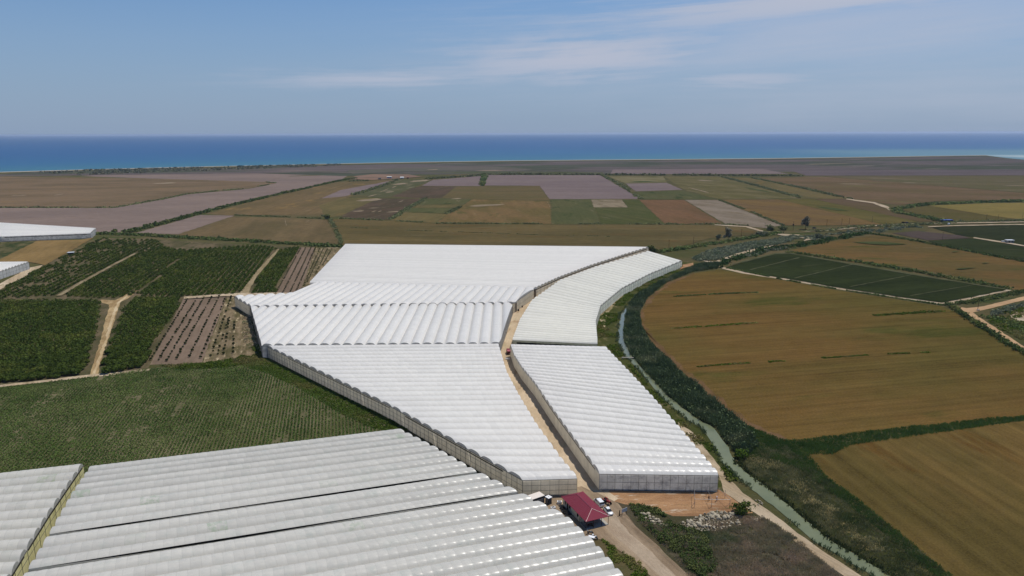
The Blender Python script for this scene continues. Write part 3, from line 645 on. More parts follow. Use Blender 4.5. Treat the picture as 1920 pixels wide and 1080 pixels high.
kk = len(L2); v = [(a, b, zc + .02) for a, b in L2] + [(a, b, zc + .4) for a, b in R2]
o = link('canal_water', mesh('canal_water', v, [(i, i + 1, kk + i + 1, kk + i) for i in range(kk - 1)]), None, m)
tag(o, 'milky green water of the irrigation canal', 'canal', kind='structure')
# ------------------------------------------------------------------ greenhouses
def pl(pts, t):
    a = np.array([p[0] for p in pts]); xy = np.array([p[1] for p in pts], float)
    return np.array([np.interp(t, a, xy[:, 0]), np.interp(t, a, xy[:, 1])])

FRAME = plain('galvanised_frame', 92, 90, 84, .5, .4, k=.9)
DARKV = plain('vent_opening', 34, 34, 32, .9, .1, k=.5)  # near-black colour stands in for the shade inside the vents
BOUNCEM = plain('bounce_cover', 196, 196, 188, .9, .1, k=1.0)  # pale reflector colour, added to brighten the walls from inside
GUTM = plain('gutter_metal', 176, 178, 180, .5, .4)

def greenhouse(label, Lp, Rp, n, hg, rise, film, walls, gabm, bay=2.6, bulge=.0, sub=1, arc=9, gaps=(), gapw=.1, gapm=None, frames=(), vents=(), posts=2.6, rails=(.5,), group='greenhouses of white film', gableends='LR', over=.0):
    """spans run from line L to line R; both lines are given as (t, (x, y)) with t counting across the spans"""
    tk = sorted({p[0] for p in Lp} | {p[0] for p in Rp})
    ctr = (pl(Lp, .5) + pl(Rp, .5)) / 2
    root = empty('greenhouse', (ctr[0], ctr[1], 0), label, 'greenhouse', group)
    cz = np.array([ctr[0], ctr[1], 0])
    Y = []
    s = np.linspace(0, 1, arc)
    arcf = lambda q: 1 - np.abs(2 * q - 1) ** PEXP
    prof = arcf(s)
    width = np.hypot(*(pl(Lp, .52) - pl(Lp, .48))) / .04 / n
    for i in range(n):
        t0, t1 = i / n, (i + 1) / n
        g = .018; ga = gb = g; sv = s; pf = prof
        if i in gaps:
            sv = gapw + (1 - gapw) * s; pf = arcf(sv)
        ts = t0 + (t1 - t0) * (ga + (1 - ga - gb) * sv)
        A = np.array([pl(Lp, q) for q in ts]); B = np.array([pl(Rp, q) for q in ts])
        Ln = np.hypot(*(B[arc // 2] - A[arc // 2]))
        nb = max(1, int(round(Ln / bay))); nu = nb * sub
        q = np.linspace(0, 1, nu + 1); fr = (np.arange(nu + 1) % sub) / sub
        lift = bulge * 4 * fr * (1 - fr) * RNG.uniform(.75, 1.2, nb + 1)[np.minimum(np.arange(nu + 1) // sub, nb)]
        V = np.empty((nu + 1, arc, 3)); V[:, :, :2] = A[None] * (1 - q[:, None, None]) + B[None] * q[:, None, None]
        sag = RNG.normal(0, .03)
        V[:, :, 2] = hg + pf[None] * (rise + sag) + lift[:, None] * np.sin(math.pi * s)[None] ** .5
        V -= cz
        idx = np.arange((nu + 1) * arc).reshape(nu + 1, arc)
        F = np.stack([idx[:-1, :-1], idx[1:, :-1], idx[1:, 1:], idx[:-1, 1:]], -1).reshape(-1, 4)
        uv = np.stack(np.broadcast_arrays(q[:, None] * nb * bay, i + .02 + .96 * s[None]), -1).reshape(-1, 2)
        f0 = V.reshape(-1, 3)[F[0]]
        if np.cross(f0[1] - f0[0], f0[2] - f0[0])[2] < 0: F = F[:, ::-1]
        sp = link('roof_span', np_mesh('roof_span', V.reshape(-1, 3), F, True, uv), root, film)
        for side, E in (('L', A), ('R', B)):
            if side not in gableends: continue
            top = np.c_[E, hg + pf * rise] - cz; bot = np.c_[E, np.full(arc, hg)] - cz
            v = np.concatenate([bot, top]); f = [(j, j + 1, arc + j + 1, arc + j) for j in range(arc - 1)]
            u = [[(j * .6, 0), (j * .6 + .6, 0), (j * .6 + .6, 1), (j * .6, 1)] for j in range(arc - 1)]
            link('gable', mesh('gable', v, f, uv=[p for r in u for p in r]), sp, gabm)
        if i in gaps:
            # open ventilation slit, its inner shade painted as a coloured sheet: the raised lower edge of this span stands above the gutter
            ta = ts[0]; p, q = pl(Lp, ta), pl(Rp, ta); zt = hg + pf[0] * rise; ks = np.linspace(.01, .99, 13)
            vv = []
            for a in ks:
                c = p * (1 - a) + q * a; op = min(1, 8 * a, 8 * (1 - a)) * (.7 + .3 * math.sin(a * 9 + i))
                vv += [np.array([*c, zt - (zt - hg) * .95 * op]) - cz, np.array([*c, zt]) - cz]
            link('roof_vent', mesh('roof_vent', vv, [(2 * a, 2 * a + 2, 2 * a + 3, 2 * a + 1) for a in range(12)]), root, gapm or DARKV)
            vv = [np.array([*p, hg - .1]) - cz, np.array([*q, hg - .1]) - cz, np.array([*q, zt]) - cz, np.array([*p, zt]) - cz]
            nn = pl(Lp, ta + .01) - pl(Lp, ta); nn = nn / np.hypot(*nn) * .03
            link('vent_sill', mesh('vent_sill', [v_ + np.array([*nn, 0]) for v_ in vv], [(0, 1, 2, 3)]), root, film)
        elif i:
            ta, tb = t0 - .03 / n, t0 + .03 / n
            P = [pl(Lp, ta), pl(Rp, ta), pl(Rp, tb), pl(Lp, tb)]
            MB().quad(*[np.array([*p, hg - .02]) - cz for p in P]).build('gutter', GUTM, root)
    link('floor', mesh('floor', [np.array([*(pl(E_, q) * .97 + pl(F_, q) * .03), .5]) - cz for q in tk for E_, F_ in ((Lp, Rp), (Rp, Lp))], [(2 * k_, 2 * k_ + 1, 2 * k_ + 3, 2 * k_ + 2) for k_ in range(len(tk) - 1)]), root, BOUNCEM)  # unseen pale sheet added to throw light onto the inner walls
    sides = {'L': [pl(Lp, q) for q in tk if Lp[0][0] <= q], 'R': [pl(Rp, q) for q in tk], '0': [pl(Lp, 0), pl(Rp, 0)], '1': [pl(Lp, 1), pl(Rp, 1)]}
    for sd, P in sides.items():
        v, f, u = [], [], []; d = 0
        for a, b in zip(P[:-1], P[1:]):
            L = np.hypot(*(b - a))
            if L < .02: continue
            k = len(v); v += [np.array([*a, 0]) - cz, np.array([*b, 0]) - cz, np.array([*b, hg]) - cz, np.array([*a, hg]) - cz]
            f.append((k, k + 1, k + 2, k + 3)); u += [(d, 0), (d + L, 0), (d + L, hg), (d, hg)]; d += L
        if not f: continue
        wl = link('wall', mesh('wall', v, f, uv=u), root, walls[sd] if isinstance(walls, dict) else walls)
        if sd in frames:
            mb = MB()
            for a, b in zip(P[:-1], P[1:]):
                L = np.hypot(*(b - a))
                if L < .3: continue
                dr = (b - a) / L; nr = np.array([-dr[1], dr[0]])
                if np.dot(nr, (a + b) / 2 - ctr) < 0: nr = -nr
                k = max(1, int(round(L / posts))); rz = math.atan2(dr[1], dr[0])
                for j in range(k + 1):
                    p = a + dr * (L * j / k) + nr * .05
                    mb.box((p[0] - cz[0], p[1] - cz[1], hg / 2), (.08, .09, hg), rz)
                for r in rails:
                    p = (a + b) / 2 + nr * .05; mb.box((p[0] - cz[0], p[1] - cz[1], hg * r), (L, .07, .07), rz)
                p = (a + b) / 2 + nr * .06; mb.box((p[0] - cz[0], p[1] - cz[1], hg + .02), (L + .1, .14, .16), rz)
            mb.build('frame', FRAME, wl)
        for (vs_, f0, f1, z0, z1) in vents:
            if vs_ != sd: continue
            cum = np.concatenate([[0], np.cumsum([np.hypot(*(b - a)) for a, b in zip(P[:-1], P[1:])])])
            qs = np.unique(np.concatenate([np.linspace(f0, f1, 12) * cum[-1], cum[(cum > f0 * cum[-1]) & (cum < f1 * cum[-1])]]))
            pts = np.stack([np.interp(qs, cum, [p[i] for p in P]) for i in (0, 1)], 1)
            mb = MB()
            for a, b in zip(pts[:-1], pts[1:]):
                dr = (b - a) / (np.hypot(*(b - a)) + 1e-9); nr = np.array([-dr[1], dr[0]])
                if np.dot(nr, (a + b) / 2 - ctr) < 0: nr = -nr
                c = (a + b) / 2 + nr * .03; mb.box((c[0] - cz[0], c[1] - cz[1], (z0 + z1) / 2), (np.hypot(*(b - a)) + .02, .12, z1 - z0), math.atan2(dr[1], dr[0]))
            mb.build('vent', DARKV, wl)  # solid dark box painted as the shaded inside of the vent
    return root

FW_, FO = FILMC, FILMO
film_new = film_mat('film_white', FW_, 2.6, spanvar=.02, bayvar=.025, line=.07, k=FK)
film_near = film_mat('film_white_near', FILMC, 2.6, spanvar=.02, bayvar=.03, line=.09, rough=.27, k=FK)
film_far = film_mat('film_far', FW_, 2.6, spanvar=.03, bayvar=.012, line=.03, rough=.4, k=FK)
film_warm = film_mat('film_warm', FILMWARM, 2.6, spanvar=.035, bayvar=.02, line=.04, rough=.4, k=FK)
film_old = film_mat('film_old', FO, 2.6, dirt=.55, dirtc=(178, 186, 178), spanvar=.05, bayvar=.03, line=.09, rough=.27, k=FK)
film_old2 = film_mat('film_old_b', FILMO, 2.6, dirt=.5, dirtc=(176, 182, 170), spanvar=.04, bayvar=.05, line=.12, rough=.24, k=FK)
wall_beige = wall_mat('wall_beige', (200, 192, 176), (168, 160, 144))
wall_grey = wall_mat('wall_grey', (186, 185, 184), (122, 121, 124), stain=.9)
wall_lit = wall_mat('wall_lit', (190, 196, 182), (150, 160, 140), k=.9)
wall_yel = wall_mat('wall_yellow', (214, 208, 162), (186, 180, 120), stain=.9, k=1.35)
wall_white = wall_mat('wall_white', (206, 208, 208), (170, 176, 176), k=.95)
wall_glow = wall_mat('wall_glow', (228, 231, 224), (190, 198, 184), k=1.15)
wall_olive = wall_mat('wall_olive', (150, 152, 138), (120, 124, 104))
gable_dk = wall_mat('gable_grey', (150, 150, 150), (132, 132, 134), .6)
gable_lt = wall_mat('gable_light', (186, 186, 180), (166, 166, 160), .6, k=.9)

hgt = 5.8
A = lambda x, y, z=hgt: at(x, y, z)
# t runs from the viewer's side (0) to the far side (1)
ext = lambda p, q, k, d: tuple(np.array(p) + (np.array(p) - np.array(q)) * k / d)
# middle greenhouse, spans left to right
greenhouse('large white greenhouse with a slanting gabled left side, beside the green row crop',
    [(0, A(980, 901)), (.42, A(737, 765)), (1, A(500, 650))],
    [(0, A(1082, 898)), (.1, A(1053, 864)), (.3, A(1004, 796)), (.5, A(972, 742)), (.7, A(950, 700)), (1, A(934, 646))],
    26, hgt, 1.2, film_near, {'L': wall_beige, 'R': wall_beige, '0': wall_beige, '1': wall_grey}, gable_dk, bulge=.09, sub=5, arc=11,
    gaps=(4, 7, 10, 14, 18, 23), gapw=.035, gapm=plain('slit_shade_grey', 150, 150, 154, .8, .1), frames=('L', '0'), rails=(.36, .68), posts=2.9, vents=(('L', .05, .36, 5.0, 5.35), ('L', .42, .88, 5.05, 5.3)))  # grey slit sheets paint the step shadow along the gaps
# right greenhouse beside the canal
greenhouse('white greenhouse with a stained grey end wall standing beside the canal',
    [(0, A(1124, 889)), (.12, A(1086, 838)), (.3, A(1040, 775)), (.5, A(1004, 722)), (.7, A(978, 690)), (.85, A(964, 668)), (1, A(957, 648))],
    [(0, A(1347, 892)), (.25, A(1282, 815)), (.5, A(1227, 751)), (.75, A(1178, 698)), (1, A(1134, 652))],
    26, hgt, 1.2, film_near, {'L': wall_beige, 'R': wall_lit, '0': wall_grey, '1': wall_grey}, gable_dk, bulge=.1, sub=5, arc=11, frames=('0',), rails=(.52,), posts=2.6, vents=(('L', .03, .5, 5.3, 5.55),))
# two blocks with spans running away from the viewer
greenhouse('white greenhouse with a row of grey arch ends behind the slanting gabled one',
    [(0, A(470, 578)), (.215, A(491, 651)), (.958, A(936, 648)), (1, A(961, 574))],
    [(0, A(470, 577)), (.002, A(473, 575.5)), (.998, A(958, 571)), (1, A(961, 573))],
    28, hgt + .5, 1.5, film_new, {'L': wall_grey, 'R': wall_beige, '0': wall_grey, '1': wall_beige}, gable_dk, arc=11, frames=('L',), rails=(.5,))
greenhouse('white greenhouse with six rounded bays jutting out at its left end',
    [(0, A(440, 560)), (.126, A(472, 579)), (.964, A(962, 572)), (1, A(1001, 545))],
    [(0, A(440, 559.6)), (.18, A(551, 554)), (.1803, A(596, 533)), (.998, A(1000, 543.5)), (1, A(1001, 544.6))],
    32, hgt + .85, 1.5, film_new, {'L': wall_beige, 'R': wall_beige, '0': wall_beige, '1': wall_beige}, gable_dk, arc=11, frames=('L',), rails=(.5,))
# far big one
greenhouse('largest white greenhouse reaching back to the olive gold field',
    [(0, A(581, 531)), (1, A(648, 459))],
    [(0, A(1000, 543)), (.22, A(1046, 522)), (.5, A(1104, 500)), (.8, A(1170, 478.5)), (1, A(1216, 464.5))],
    34, hgt + .2, 1.1, film_far, {'L': wall_beige, 'R': wall_beige, '0': wall_grey, '1': wall_grey}, gable_lt, bay=8, arc=9, gaps=(1, 8, 12, 21, 26), gapw=.04, gapm=plain('slit_shade_pale', 178, 178, 182, .8, .1), frames=('R',), posts=6, vents=(('R', .02, .98, 4.6, 5.2),))  # slit sheets carry the shadow of the roof steps in their colour
# curved one beside the canal
greenhouse('curved warm white greenhouse bending along the canal bank',
    [(0, A(961, 637)), (.2, A(975, 600)), (.36, A(998, 563)), (.55, A(1050, 526)), (.75, A(1116, 501)), (1, A(1217, 471))],
    [(0, A(1120, 644.5)), (.06, A(1120, 637)), (.24, A(1117, 603)), (.42, A(1126, 574)), (.62, A(1166, 541)), (.8, A(1218, 514)), (.93, A(1255, 499)), (1, A(1279, 489))],
    46, hgt - .3, 1.05, film_warm, {'L': wall_beige, 'R': wall_glow, '0': wall_olive, '1': wall_white}, gable_lt, arc=9, frames=('R', '0'), posts=4, rails=(.5,), vents=(('0', .05, .95, 3.6, 4.5),))
# foreground: old film
greenhouse('old greenhouse of dull film with dark open roof slits in the foreground',
    [(0, ext(A(52, 1074), A(92, 1007), .478, .131)), (.478, A(52, 1074)), (.609, A(92, 1007)), (.8, A(135, 930)), (1, A(172, 876))],
    [(0, ext(A(1172, 1088), A(1118, 1025), .087, .13)), (.087, A(1172, 1088)), (.217, A(1118, 1025)), (.348, A(1060, 970)), (.478, A(974, 927)), (.609, A(896, 889)), (.8, A(818, 843)), (1, A(746, 806))],
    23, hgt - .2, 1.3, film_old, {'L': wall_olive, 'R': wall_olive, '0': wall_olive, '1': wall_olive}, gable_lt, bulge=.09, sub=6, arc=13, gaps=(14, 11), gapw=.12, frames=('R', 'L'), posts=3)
greenhouse('old greenhouse corner with a yellowed side wall at the lower left',
    [(0, A(-420, 1165)), (1, A(-190, 912))],
    [(0, A(-22, 1145)), (.18, A(14, 1090)), (.6, A(92, 965)), (1, A(156, 872))],
    14, hgt - .1, 1.5, film_old2, {'L': wall_olive, 'R': wall_yel, '0': wall_yel, '1': wall_yel}, gable_lt, bulge=.08, sub=5, arc=11, vents=(('R', .02, .3, 5.15, 5.5), ('R', .34, .985, 5.15, 5.5)), frames=('R',), posts=5, rails=(.6,))
# left edge, far
greenhouse('distant white greenhouse at the left edge in front of plowed land',
    [(0, A(3, 443.5)), (1, A(-60, 415))],
    [(0, A(170, 437.5)), (1, A(180, 429.5))],
    12, hgt, 1.4, film_far, {'L': wall_white, 'R': wall_white, '0': wall_grey, '1': wall_white}, gable_lt, bay=8, arc=7, frames=('R',), posts=6, vents=(('0', .03, .96, 4.4, 5.0),))
greenhouse('second white greenhouse behind the far left one',
    [(0, A(-140, 452)), (1, A(-140, 418))],
    [(0, A(2, 443.5)), (1, A(-2, 421))],
    10, hgt, 1.4, film_far, wall_white, gable_lt, bay=8, arc=7)
greenhouse('small white greenhouse with a lit gabled side at the left edge',
    [(0, A(-200, 548)), (1, A(-60, 493))],
    [(0, A(-30, 520)), (1, A(54, 492.5))],
    14, hgt, 1.3, film_far, wall_white, gable_lt, bay=8, arc=7, frames=('R',), posts=5)
# ------------------------------------------------------------------ vegetation
L_CIT = leaf_mat('citrus_leaves', (44, 56, 24), (60, 70, 30), (70, 76, 34), k=1.8)
L_REED = leaf_mat('reed_leaves', (46, 58, 40), (72, 82, 56), (84, 88, 64), k=2.5)
L_HEDGE = leaf_mat('hedge_leaves', (48, 58, 32), (66, 76, 42), (80, 82, 48), k=2.3)
L_FARH = leaf_mat('far_hedge_leaves', (68, 72, 48), (82, 84, 56), k=2.3)
L_CROP = leaf_mat('crop_leaves', (52, 70, 32), (76, 90, 46), (80, 90, 50), k=1.95)
L_DRY = leaf_mat('dry_weeds', (120, 104, 88), (86, 84, 62), (62, 72, 44), k=3.4)
L_BANK = leaf_mat('bank_reeds', (54, 62, 36), (110, 104, 74), (58, 66, 38), k=2.2)
L_GREY = leaf_mat('tamarisk_leaves', (72, 78, 62), (88, 90, 72), (64, 72, 54), k=2.2)
L_LIME = leaf_mat('weed_leaves', (58, 76, 24), (84, 96, 40), (104, 98, 60))
BARK = plain('bark', 92, 80, 64, .9, .1)

# reed belt on the right bank of the canal
inner = [(1226, 536), (1192, 556), (1180, 572), (1174, 592), (1171, 612), (1170, 640), (1183, 667), (1210, 697), (1254, 745), (1309, 787), (1342, 803), (1369, 838), (1392, 862)]
outer = [(1420, 840), (1400, 806), (1328, 746), (1268, 694), (1218, 644), (1200, 612), (1199, 586), (1213, 560), (1248, 531), (1300, 510), (1345, 504), (1350, 496), (1310, 497)]
belt = wpoly(inner + outer)
P = scatter(belt, 2.6); d = np.hypot(P[:, 0], P[:, 1]); P = P[RNG.random(len(P)) < np.clip(330 / d, .3, 1)]
h = 1.7 + 1.7 * vnoise(P, 4, 5) + .6 * vnoise(P, 14, 6)
far = np.clip(np.hypot(P[:, 0], P[:, 1]) / 300, .8, 2)
foliage('reeds', join_arrays(reed_arrays(P, h, .16, 5, .22, tone0=vnoise(P, 5, 7)), bush_arrays(P[::3], 1.1, h[::3] * .9, 9, .26, tone0=vnoise(P[::3], 6, 8))), L_REED, 'tall dark reed belt along the right bank of the canal', 'reeds', 'stuff')
# reed band between the two brown fields and along the near field
band2 = wpoly([(1395, 797), (1466, 825), (1500, 826), (1640, 808), (1870, 784), (1925, 781), (2100, 768), (2150, 766), (1930, 788), (1870, 796), (1760, 812), (1600, 834), (1504, 853), (1400, 850)])
band2b = wpoly([(1385, 830), (1440, 822), (1480, 832), (1512, 852), (1560, 852), (1600, 833), (1500, 831), (1545, 890), (1642, 964), (1788, 1084), (1870, 1160), (1838, 1160), (1730, 1062), (1600, 955), (1505, 885), (1440, 858), (1400, 860)])
P = np.concatenate([scatter(band2, 4), scatter(band2b, 4.4)])
foliage('reeds', reed_arrays(P, .5 + .8 * vnoise(P, 5, 9), .11, 5, .35, tone0=vnoise(P, 6, 10)), leaf_mat('field_edge_reeds', (48, 66, 32), (66, 80, 40), k=2.2), 'green reeds edging the near brown field', 'reeds', 'stuff')
bank = wpoly([(1378, 835), (1400, 830), (1470, 835), (1540, 890), (1640, 966), (1785, 1086), (1990, 1280), (1880, 1280), (1745, 1150), (1668, 1077), (1559, 1012), (1496, 958), (1450, 920), (1399, 884), (1384, 862)])
P = scatter(bank, 3.6)
foliage('reeds', reed_arrays(P, .35 + .8 * vnoise(P, 4, 12), .12, 5, .5, tone0=vnoise(P, 3, 13) * .9), L_BANK, 'olive and straw coloured weeds on the lower canal bank', 'weeds', 'stuff')
edge = along([at(x + w_ / 2 + 3, y) for x, y, w_ in WPX if y > 840], .5); P = edge + RNG.normal(0, .5, edge.shape)
foliage('reeds', join_arrays(reed_arrays(P, .9 + .9 * vnoise(P, 5, 14), .15, 9, .3), bush_arrays(P[::4], .8, 1.1, 16, .22)), leaf_mat('dark_reeds', (42, 50, 30), (62, 68, 42), k=1.8), 'dark reed fringe at the lower canal edge', 'reeds', 'stuff')
edge = along([at(x - w_ / 2 - 2, y) for x, y, w_ in WPX], .8); P = edge + RNG.normal(0, .5, edge.shape); P = P[vnoise(P, 6, 15) > .38]
foliage('reeds', reed_arrays(P, .7 + 1.0 * vnoise(P, 5, 16), .15, 8, .3), L_REED, 'broken reed fringe on the track side of the canal', 'reeds', 'stuff')
# weeds on the bank between greenhouse and canal
vg = wpoly([(1120, 600), (1120, 640), (1180, 690), (1240, 765), (1300, 830), (1340, 866), (1366, 905), (1384, 902), (1352, 850), (1290, 800), (1241, 750), (1196, 700), (1168, 667), (1155, 640), (1158, 590), (1175, 566), (1195, 551), (1290, 502), (1270, 500), (1180, 545), (1140, 580)])
P = scatter(vg, 1.5); P = P[vnoise(P, 7, 17) > .4]
foliage('weeds', bush_arrays(P, .55, .5 + .5 * vnoise(P, 5, 18), 9, .2, tone0=vnoise(P, 8, 19)), L_LIME, 'green weeds between the curved greenhouses and the canal', 'weeds', 'stuff')
cen = along(wpoly([(1400, 850), (1470, 888), (1560, 965), (1640, 1040), (1700, 1100)]), .5)
P = np.repeat(cen, 9, 0) + RNG.normal(0, 2.2, (len(cen) * 9, 2)); P = P[vnoise(P, 5, 35) > .45]
foliage('weeds', reed_arrays(P, .4 + .6 * vnoise(P, 4, 36), .11, 5, .6), leaf_mat('straw', (120, 108, 74), (150, 138, 100), k=2.3), 'straw coloured dead reeds in the middle of the lower bank', 'weeds', 'stuff')
# dry weeds below the rocks
dw = wpoly([(1176, 946), (1215, 958), (1262, 995), (1300, 997), (1400, 968), (1440, 976), (1505, 1020), (1575, 1082), (1660, 1150), (1800, 1280), (1470, 1280), (1320, 1140), (1288, 1076), (1240, 1018), (1200, 978)])
P = scatter(dw, 9); P = P[vnoise(P, 3.2, 20) > .16]; hp_ = at(1232, 976); P = P[np.hypot(P[:, 0] - hp_[0], P[:, 1] - hp_[1]) > 3.5]
foliage('weeds', reed_arrays(P, .3 + 1.5 * vnoise(P, 2.4, 21) * vnoise(P, 7, 37), .1, 6, .5, tone0=(1 - vnoise(P, 6, 22)) * .7 + .3 * vnoise(P, 1.6, 38)), L_DRY, 'dry brown and green weeds below the rock heap', 'weeds', 'stuff')
gw = wpoly([(1176, 940), (1235, 955), (1262, 985), (1300, 992), (1326, 1012), (1345, 1060), (1330, 1090), (1296, 1072), (1262, 1036), (1240, 1018), (1200, 978)])
P = scatter(gw, 2.0); P = P[vnoise(P, 5, 23) > .25]; hp_ = at(1232, 976); P = P[np.hypot(P[:, 0] - hp_[0], P[:, 1] - hp_[1]) > 3.2]
foliage('weeds', bush_arrays(P, .7, .5 + .9 * vnoise(P, 4, 24), 26, .16), L_HEDGE, 'dark green bushy weeds beside the dirt road', 'weeds', 'stuff')
gw = wpoly([(1128, 1010), (1160, 1030), (1200, 1055), (1222, 1085), (1290, 1170), (1230, 1160), (1150, 1060)])
P = scatter(gw, 4); P = P[vnoise(P, 3, 25) > .3]
foliage('weeds', bush_arrays(P, .4, .3 + .4 * vnoise(P, 3, 26), 16, .12, tone0=vnoise(P, 4, 27)), L_LIME, 'yellow green weeds at the corner of the front greenhouse', 'weeds', 'stuff')
# row crop in the left foreground
rc = wpoly([(-120, 742), (0, 727), (170, 707), (280, 692), (400, 680), (478, 668), (505, 690), (620, 758), (700, 800), (800, 870), (740, 900), (150, 915), (-200, 950)])
def rows_in(poly, ang, dr, ds, j=.1):
    a = math.radians(ang); U = np.array([math.cos(a), math.sin(a)]); V = np.array([-U[1], U[0]])
    p = np.array(poly); u0, u1 = (p @ U).min(), (p @ U).max(); v0, v1 = (p @ V).min(), (p @ V).max()
    vs_ = np.arange(v0, v1, dr); us = np.arange(u0, u1, ds)
    g = np.stack(np.meshgrid(us, vs_, indexing='ij'), -1).reshape(-1, 2) + RNG.normal(0, j, (len(us) * len(vs_), 2)) * [1, .35]
    rowi = np.tile(np.arange(len(vs_)), len(us))
    P = g[:, :1] * U + g[:, 1:] * V; k = inside(poly, P); return P[k], rowi[k]
P, ri = rows_in(rc, 104, 1.35, .62, .12)
rk = RNG.random(400)[ri % 400]
keep = (vnoise(P, 9, 28) * .45 + vnoise(P @ np.array([[.8, -.6], [.6, .8]]), 2.6, 29) * .2 + RNG.random(len(P)) * .25 + rk * .34) > .36
P = P[keep]; rk = rk[keep]
foliage('crop_rows', bush_arrays(P, .40 + .32 * vnoise(P, 24, 30) * (P[:, 0] < -120) + .15 * vnoise(P, 14, 34), .32 + .3 * vnoise(P, 12, 31), 9, .17, tone0=vnoise(P, 11, 32)), L_CROP, 'low leafy crop growing in rows beside the front greenhouses', 'crop', 'stuff')
# grassy strip beside the gabled wall
gs = wpoly([(450, 666), (500, 672), (620, 732), (737, 788), (770, 806), (730, 812), (690, 800), (640, 776), (560, 728), (500, 700), (440, 682)])
P = scatter(gs, 4)
foliage('weeds', bush_arrays(P, .4, .45, 10, .15), leaf_mat('lush', (58, 76, 28), (80, 94, 40), (92, 92, 50)), 'lush green weeds along the slanting gabled greenhouse', 'weeds', 'stuff')
gs = wpoly([(300, 686), (378, 682), (430, 674), (486, 664), (470, 652), (500, 640), (490, 668), (500, 676), (420, 690), (330, 694)])
P = scatter(gs, 1.2)
foliage('weeds', bush_arrays(P, .8, .5 + .9 * vnoise(P, 5, 33), 16, .2), L_LIME, 'bushy green weeds between the sapling plot and the crop', 'weeds', 'stuff')
gs = wpoly([(455, 595), (470, 590), (478, 640), (490, 660), (470, 655), (455, 640)])
P = scatter(gs, .7)
foliage('weeds', bush_arrays(P, .6, .6, 12, .2), L_DRY, 'brownish weeds beside the block with grey arch ends', 'weeds', 'stuff')

# hedges and ditches: each line is a thing of its own
def hedge(label, px, width, hgt_, dens, size, mat, per=10, taper=None, drop=.25, seed=0):
    width *= .85; L = along(wpoly(px), width * .6); n = len(L)
    k = max(1, int(round(dens)))
    P = np.repeat(L, k, 0) + RNG.normal(0, width * .27, (n * k, 2))
    if drop: P = P[vnoise(P, width * 4, 40 + seed) > drop]
    return foliage('hedge', bush_arrays(P, width * .42, hgt_ * (.6 + .8 * vnoise(P, width * 2.5, 41 + seed)), per, size), mat, label, 'hedge')
hedge('dark green treeline ditch behind the orchard', [(181, 439), (240, 440), (340, 446), (420, 450), (520, 456), (640, 464)], 11, 2.6, 3, .8, L_HEDGE, 22, drop=.05)
hedge('long dark hedge rising between the plowed field and the stubble', [(240, 436), (300, 421), (370, 402), (415, 390), (500, 370), (580, 352), (640, 338.5), (665, 335)], 11, 3, 3, 1.1, L_HEDGE, 16, drop=.12, seed=1)
hedge('thin hedge curving along the wide brown field', [(0, 389.5), (213, 389.8), (300, 374.6), (347, 364.8), (410, 358), (467, 353.5), (518, 343.5), (500, 342)], 8, 1.6, 2, 1.1, L_FARH, 8, drop=.3, seed=2)
hedge('dark ditch line with bushes under the brown plots', [(640, 410.5), (735, 414.5), (818, 419.5), (1034, 421), (1246, 421.3), (1355, 421.5), (1400, 424)], 6, 1.8, 2, .8, L_FARH, 10, drop=.3, seed=3)
hedge('short hedge left of the green strips', [(731, 413), (757, 396), (797, 373)], 8, 2, 2, 1, L_FARH, 12, drop=.2, seed=4)
hedge('short bushy hedge at the end of the lower green strip', [(838, 401), (860, 389)], 8, 2, 2, 1, L_FARH, 12, drop=.1, seed=5)
hedge('green hedge on top of the big purple field', [(800, 336), (905, 329.5), (908, 327.5), (1000, 327.8), (1130, 328.2), (1290, 329), (1500, 330.5)], 16, 4, 2, 2.2, L_FARH, 10, drop=.15, seed=6)
hedge('hedge between the two purple plowed fields', [(908, 328), (903, 348)], 12, 4, 2, 1.6, L_HEDGE, 12, drop=.2, seed=7)
hedge('hedge on the right side of the big purple field', [(1128, 328.5), (1165, 347), (1201, 373)], 9, 2.4, 2, 1.2, L_FARH, 10, drop=.3, seed=8)
hedge('hedge from the farm along the olive plots', [(640, 341), (745, 337.6), (715, 350), (664, 365.5)], 10, 3, 2, 1.4, L_FARH, 10, drop=.25, seed=9)
hedge('left diagonal ditch through the far olive strips', [(1354, 332), (1420, 349), (1500, 371)], 11, 2.2, 2, 1.4, L_FARH, 10, drop=.2, seed=10)
hedge('right diagonal ditch leading to the winding track', [(1410, 334), (1500, 352), (1592, 373)], 11, 2.2, 2, 1.4, L_FARH, 10, drop=.15, seed=11)
hedge('dark line along the pale bare field', [(1348, 375), (1410, 398), (1468, 423)], 5, 1.2, 2, .8, L_FARH, 8, drop=.3, seed=12)
hedge('curved dark hedge around the yellow stubble field', [(1990, 376.5), (1850, 379.5), (1737, 384.5), (1690, 391), (1678, 394), (1690, 401), (1745, 411), (1770, 416)], 13, 3, 3, 1.2, L_HEDGE, 14, drop=.05, seed=13)
hedge('wide reedy ditch from the white greenhouse corner to the crossroads', [(1240, 473), (1300, 464), (1355, 455), (1410, 446), (1460, 439)], 8, 2.6, 3, .7, L_HEDGE, 16, drop=.03, seed=14)
hedge('reedy ditch running right along the far road', [(1450, 437), (1540, 433.5), (1600, 427), (1700, 423), (1830, 416.5), (1990, 413)], 11, 2.2, 3, .9, L_FARH, 12, drop=.12, seed=15)
hedge('dark reedy ditch behind the bend of the brown field', [(1345, 497), (1390, 482), (1440, 468), (1490, 462), (1560, 450), (1620, 439)], 13, 2.6, 3, .8, leaf_mat('ditch_green', (44, 62, 34), (58, 74, 40)), 16, drop=.05, seed=16)
hedge('dark hedge above the dark green crop with cross paths', [(1480, 473.5), (1531, 481), (1600, 490.5), (1700, 507), (1810, 527), (1890, 541)], 6, 2, 3, .6, L_HEDGE, 12, drop=.1, seed=17)
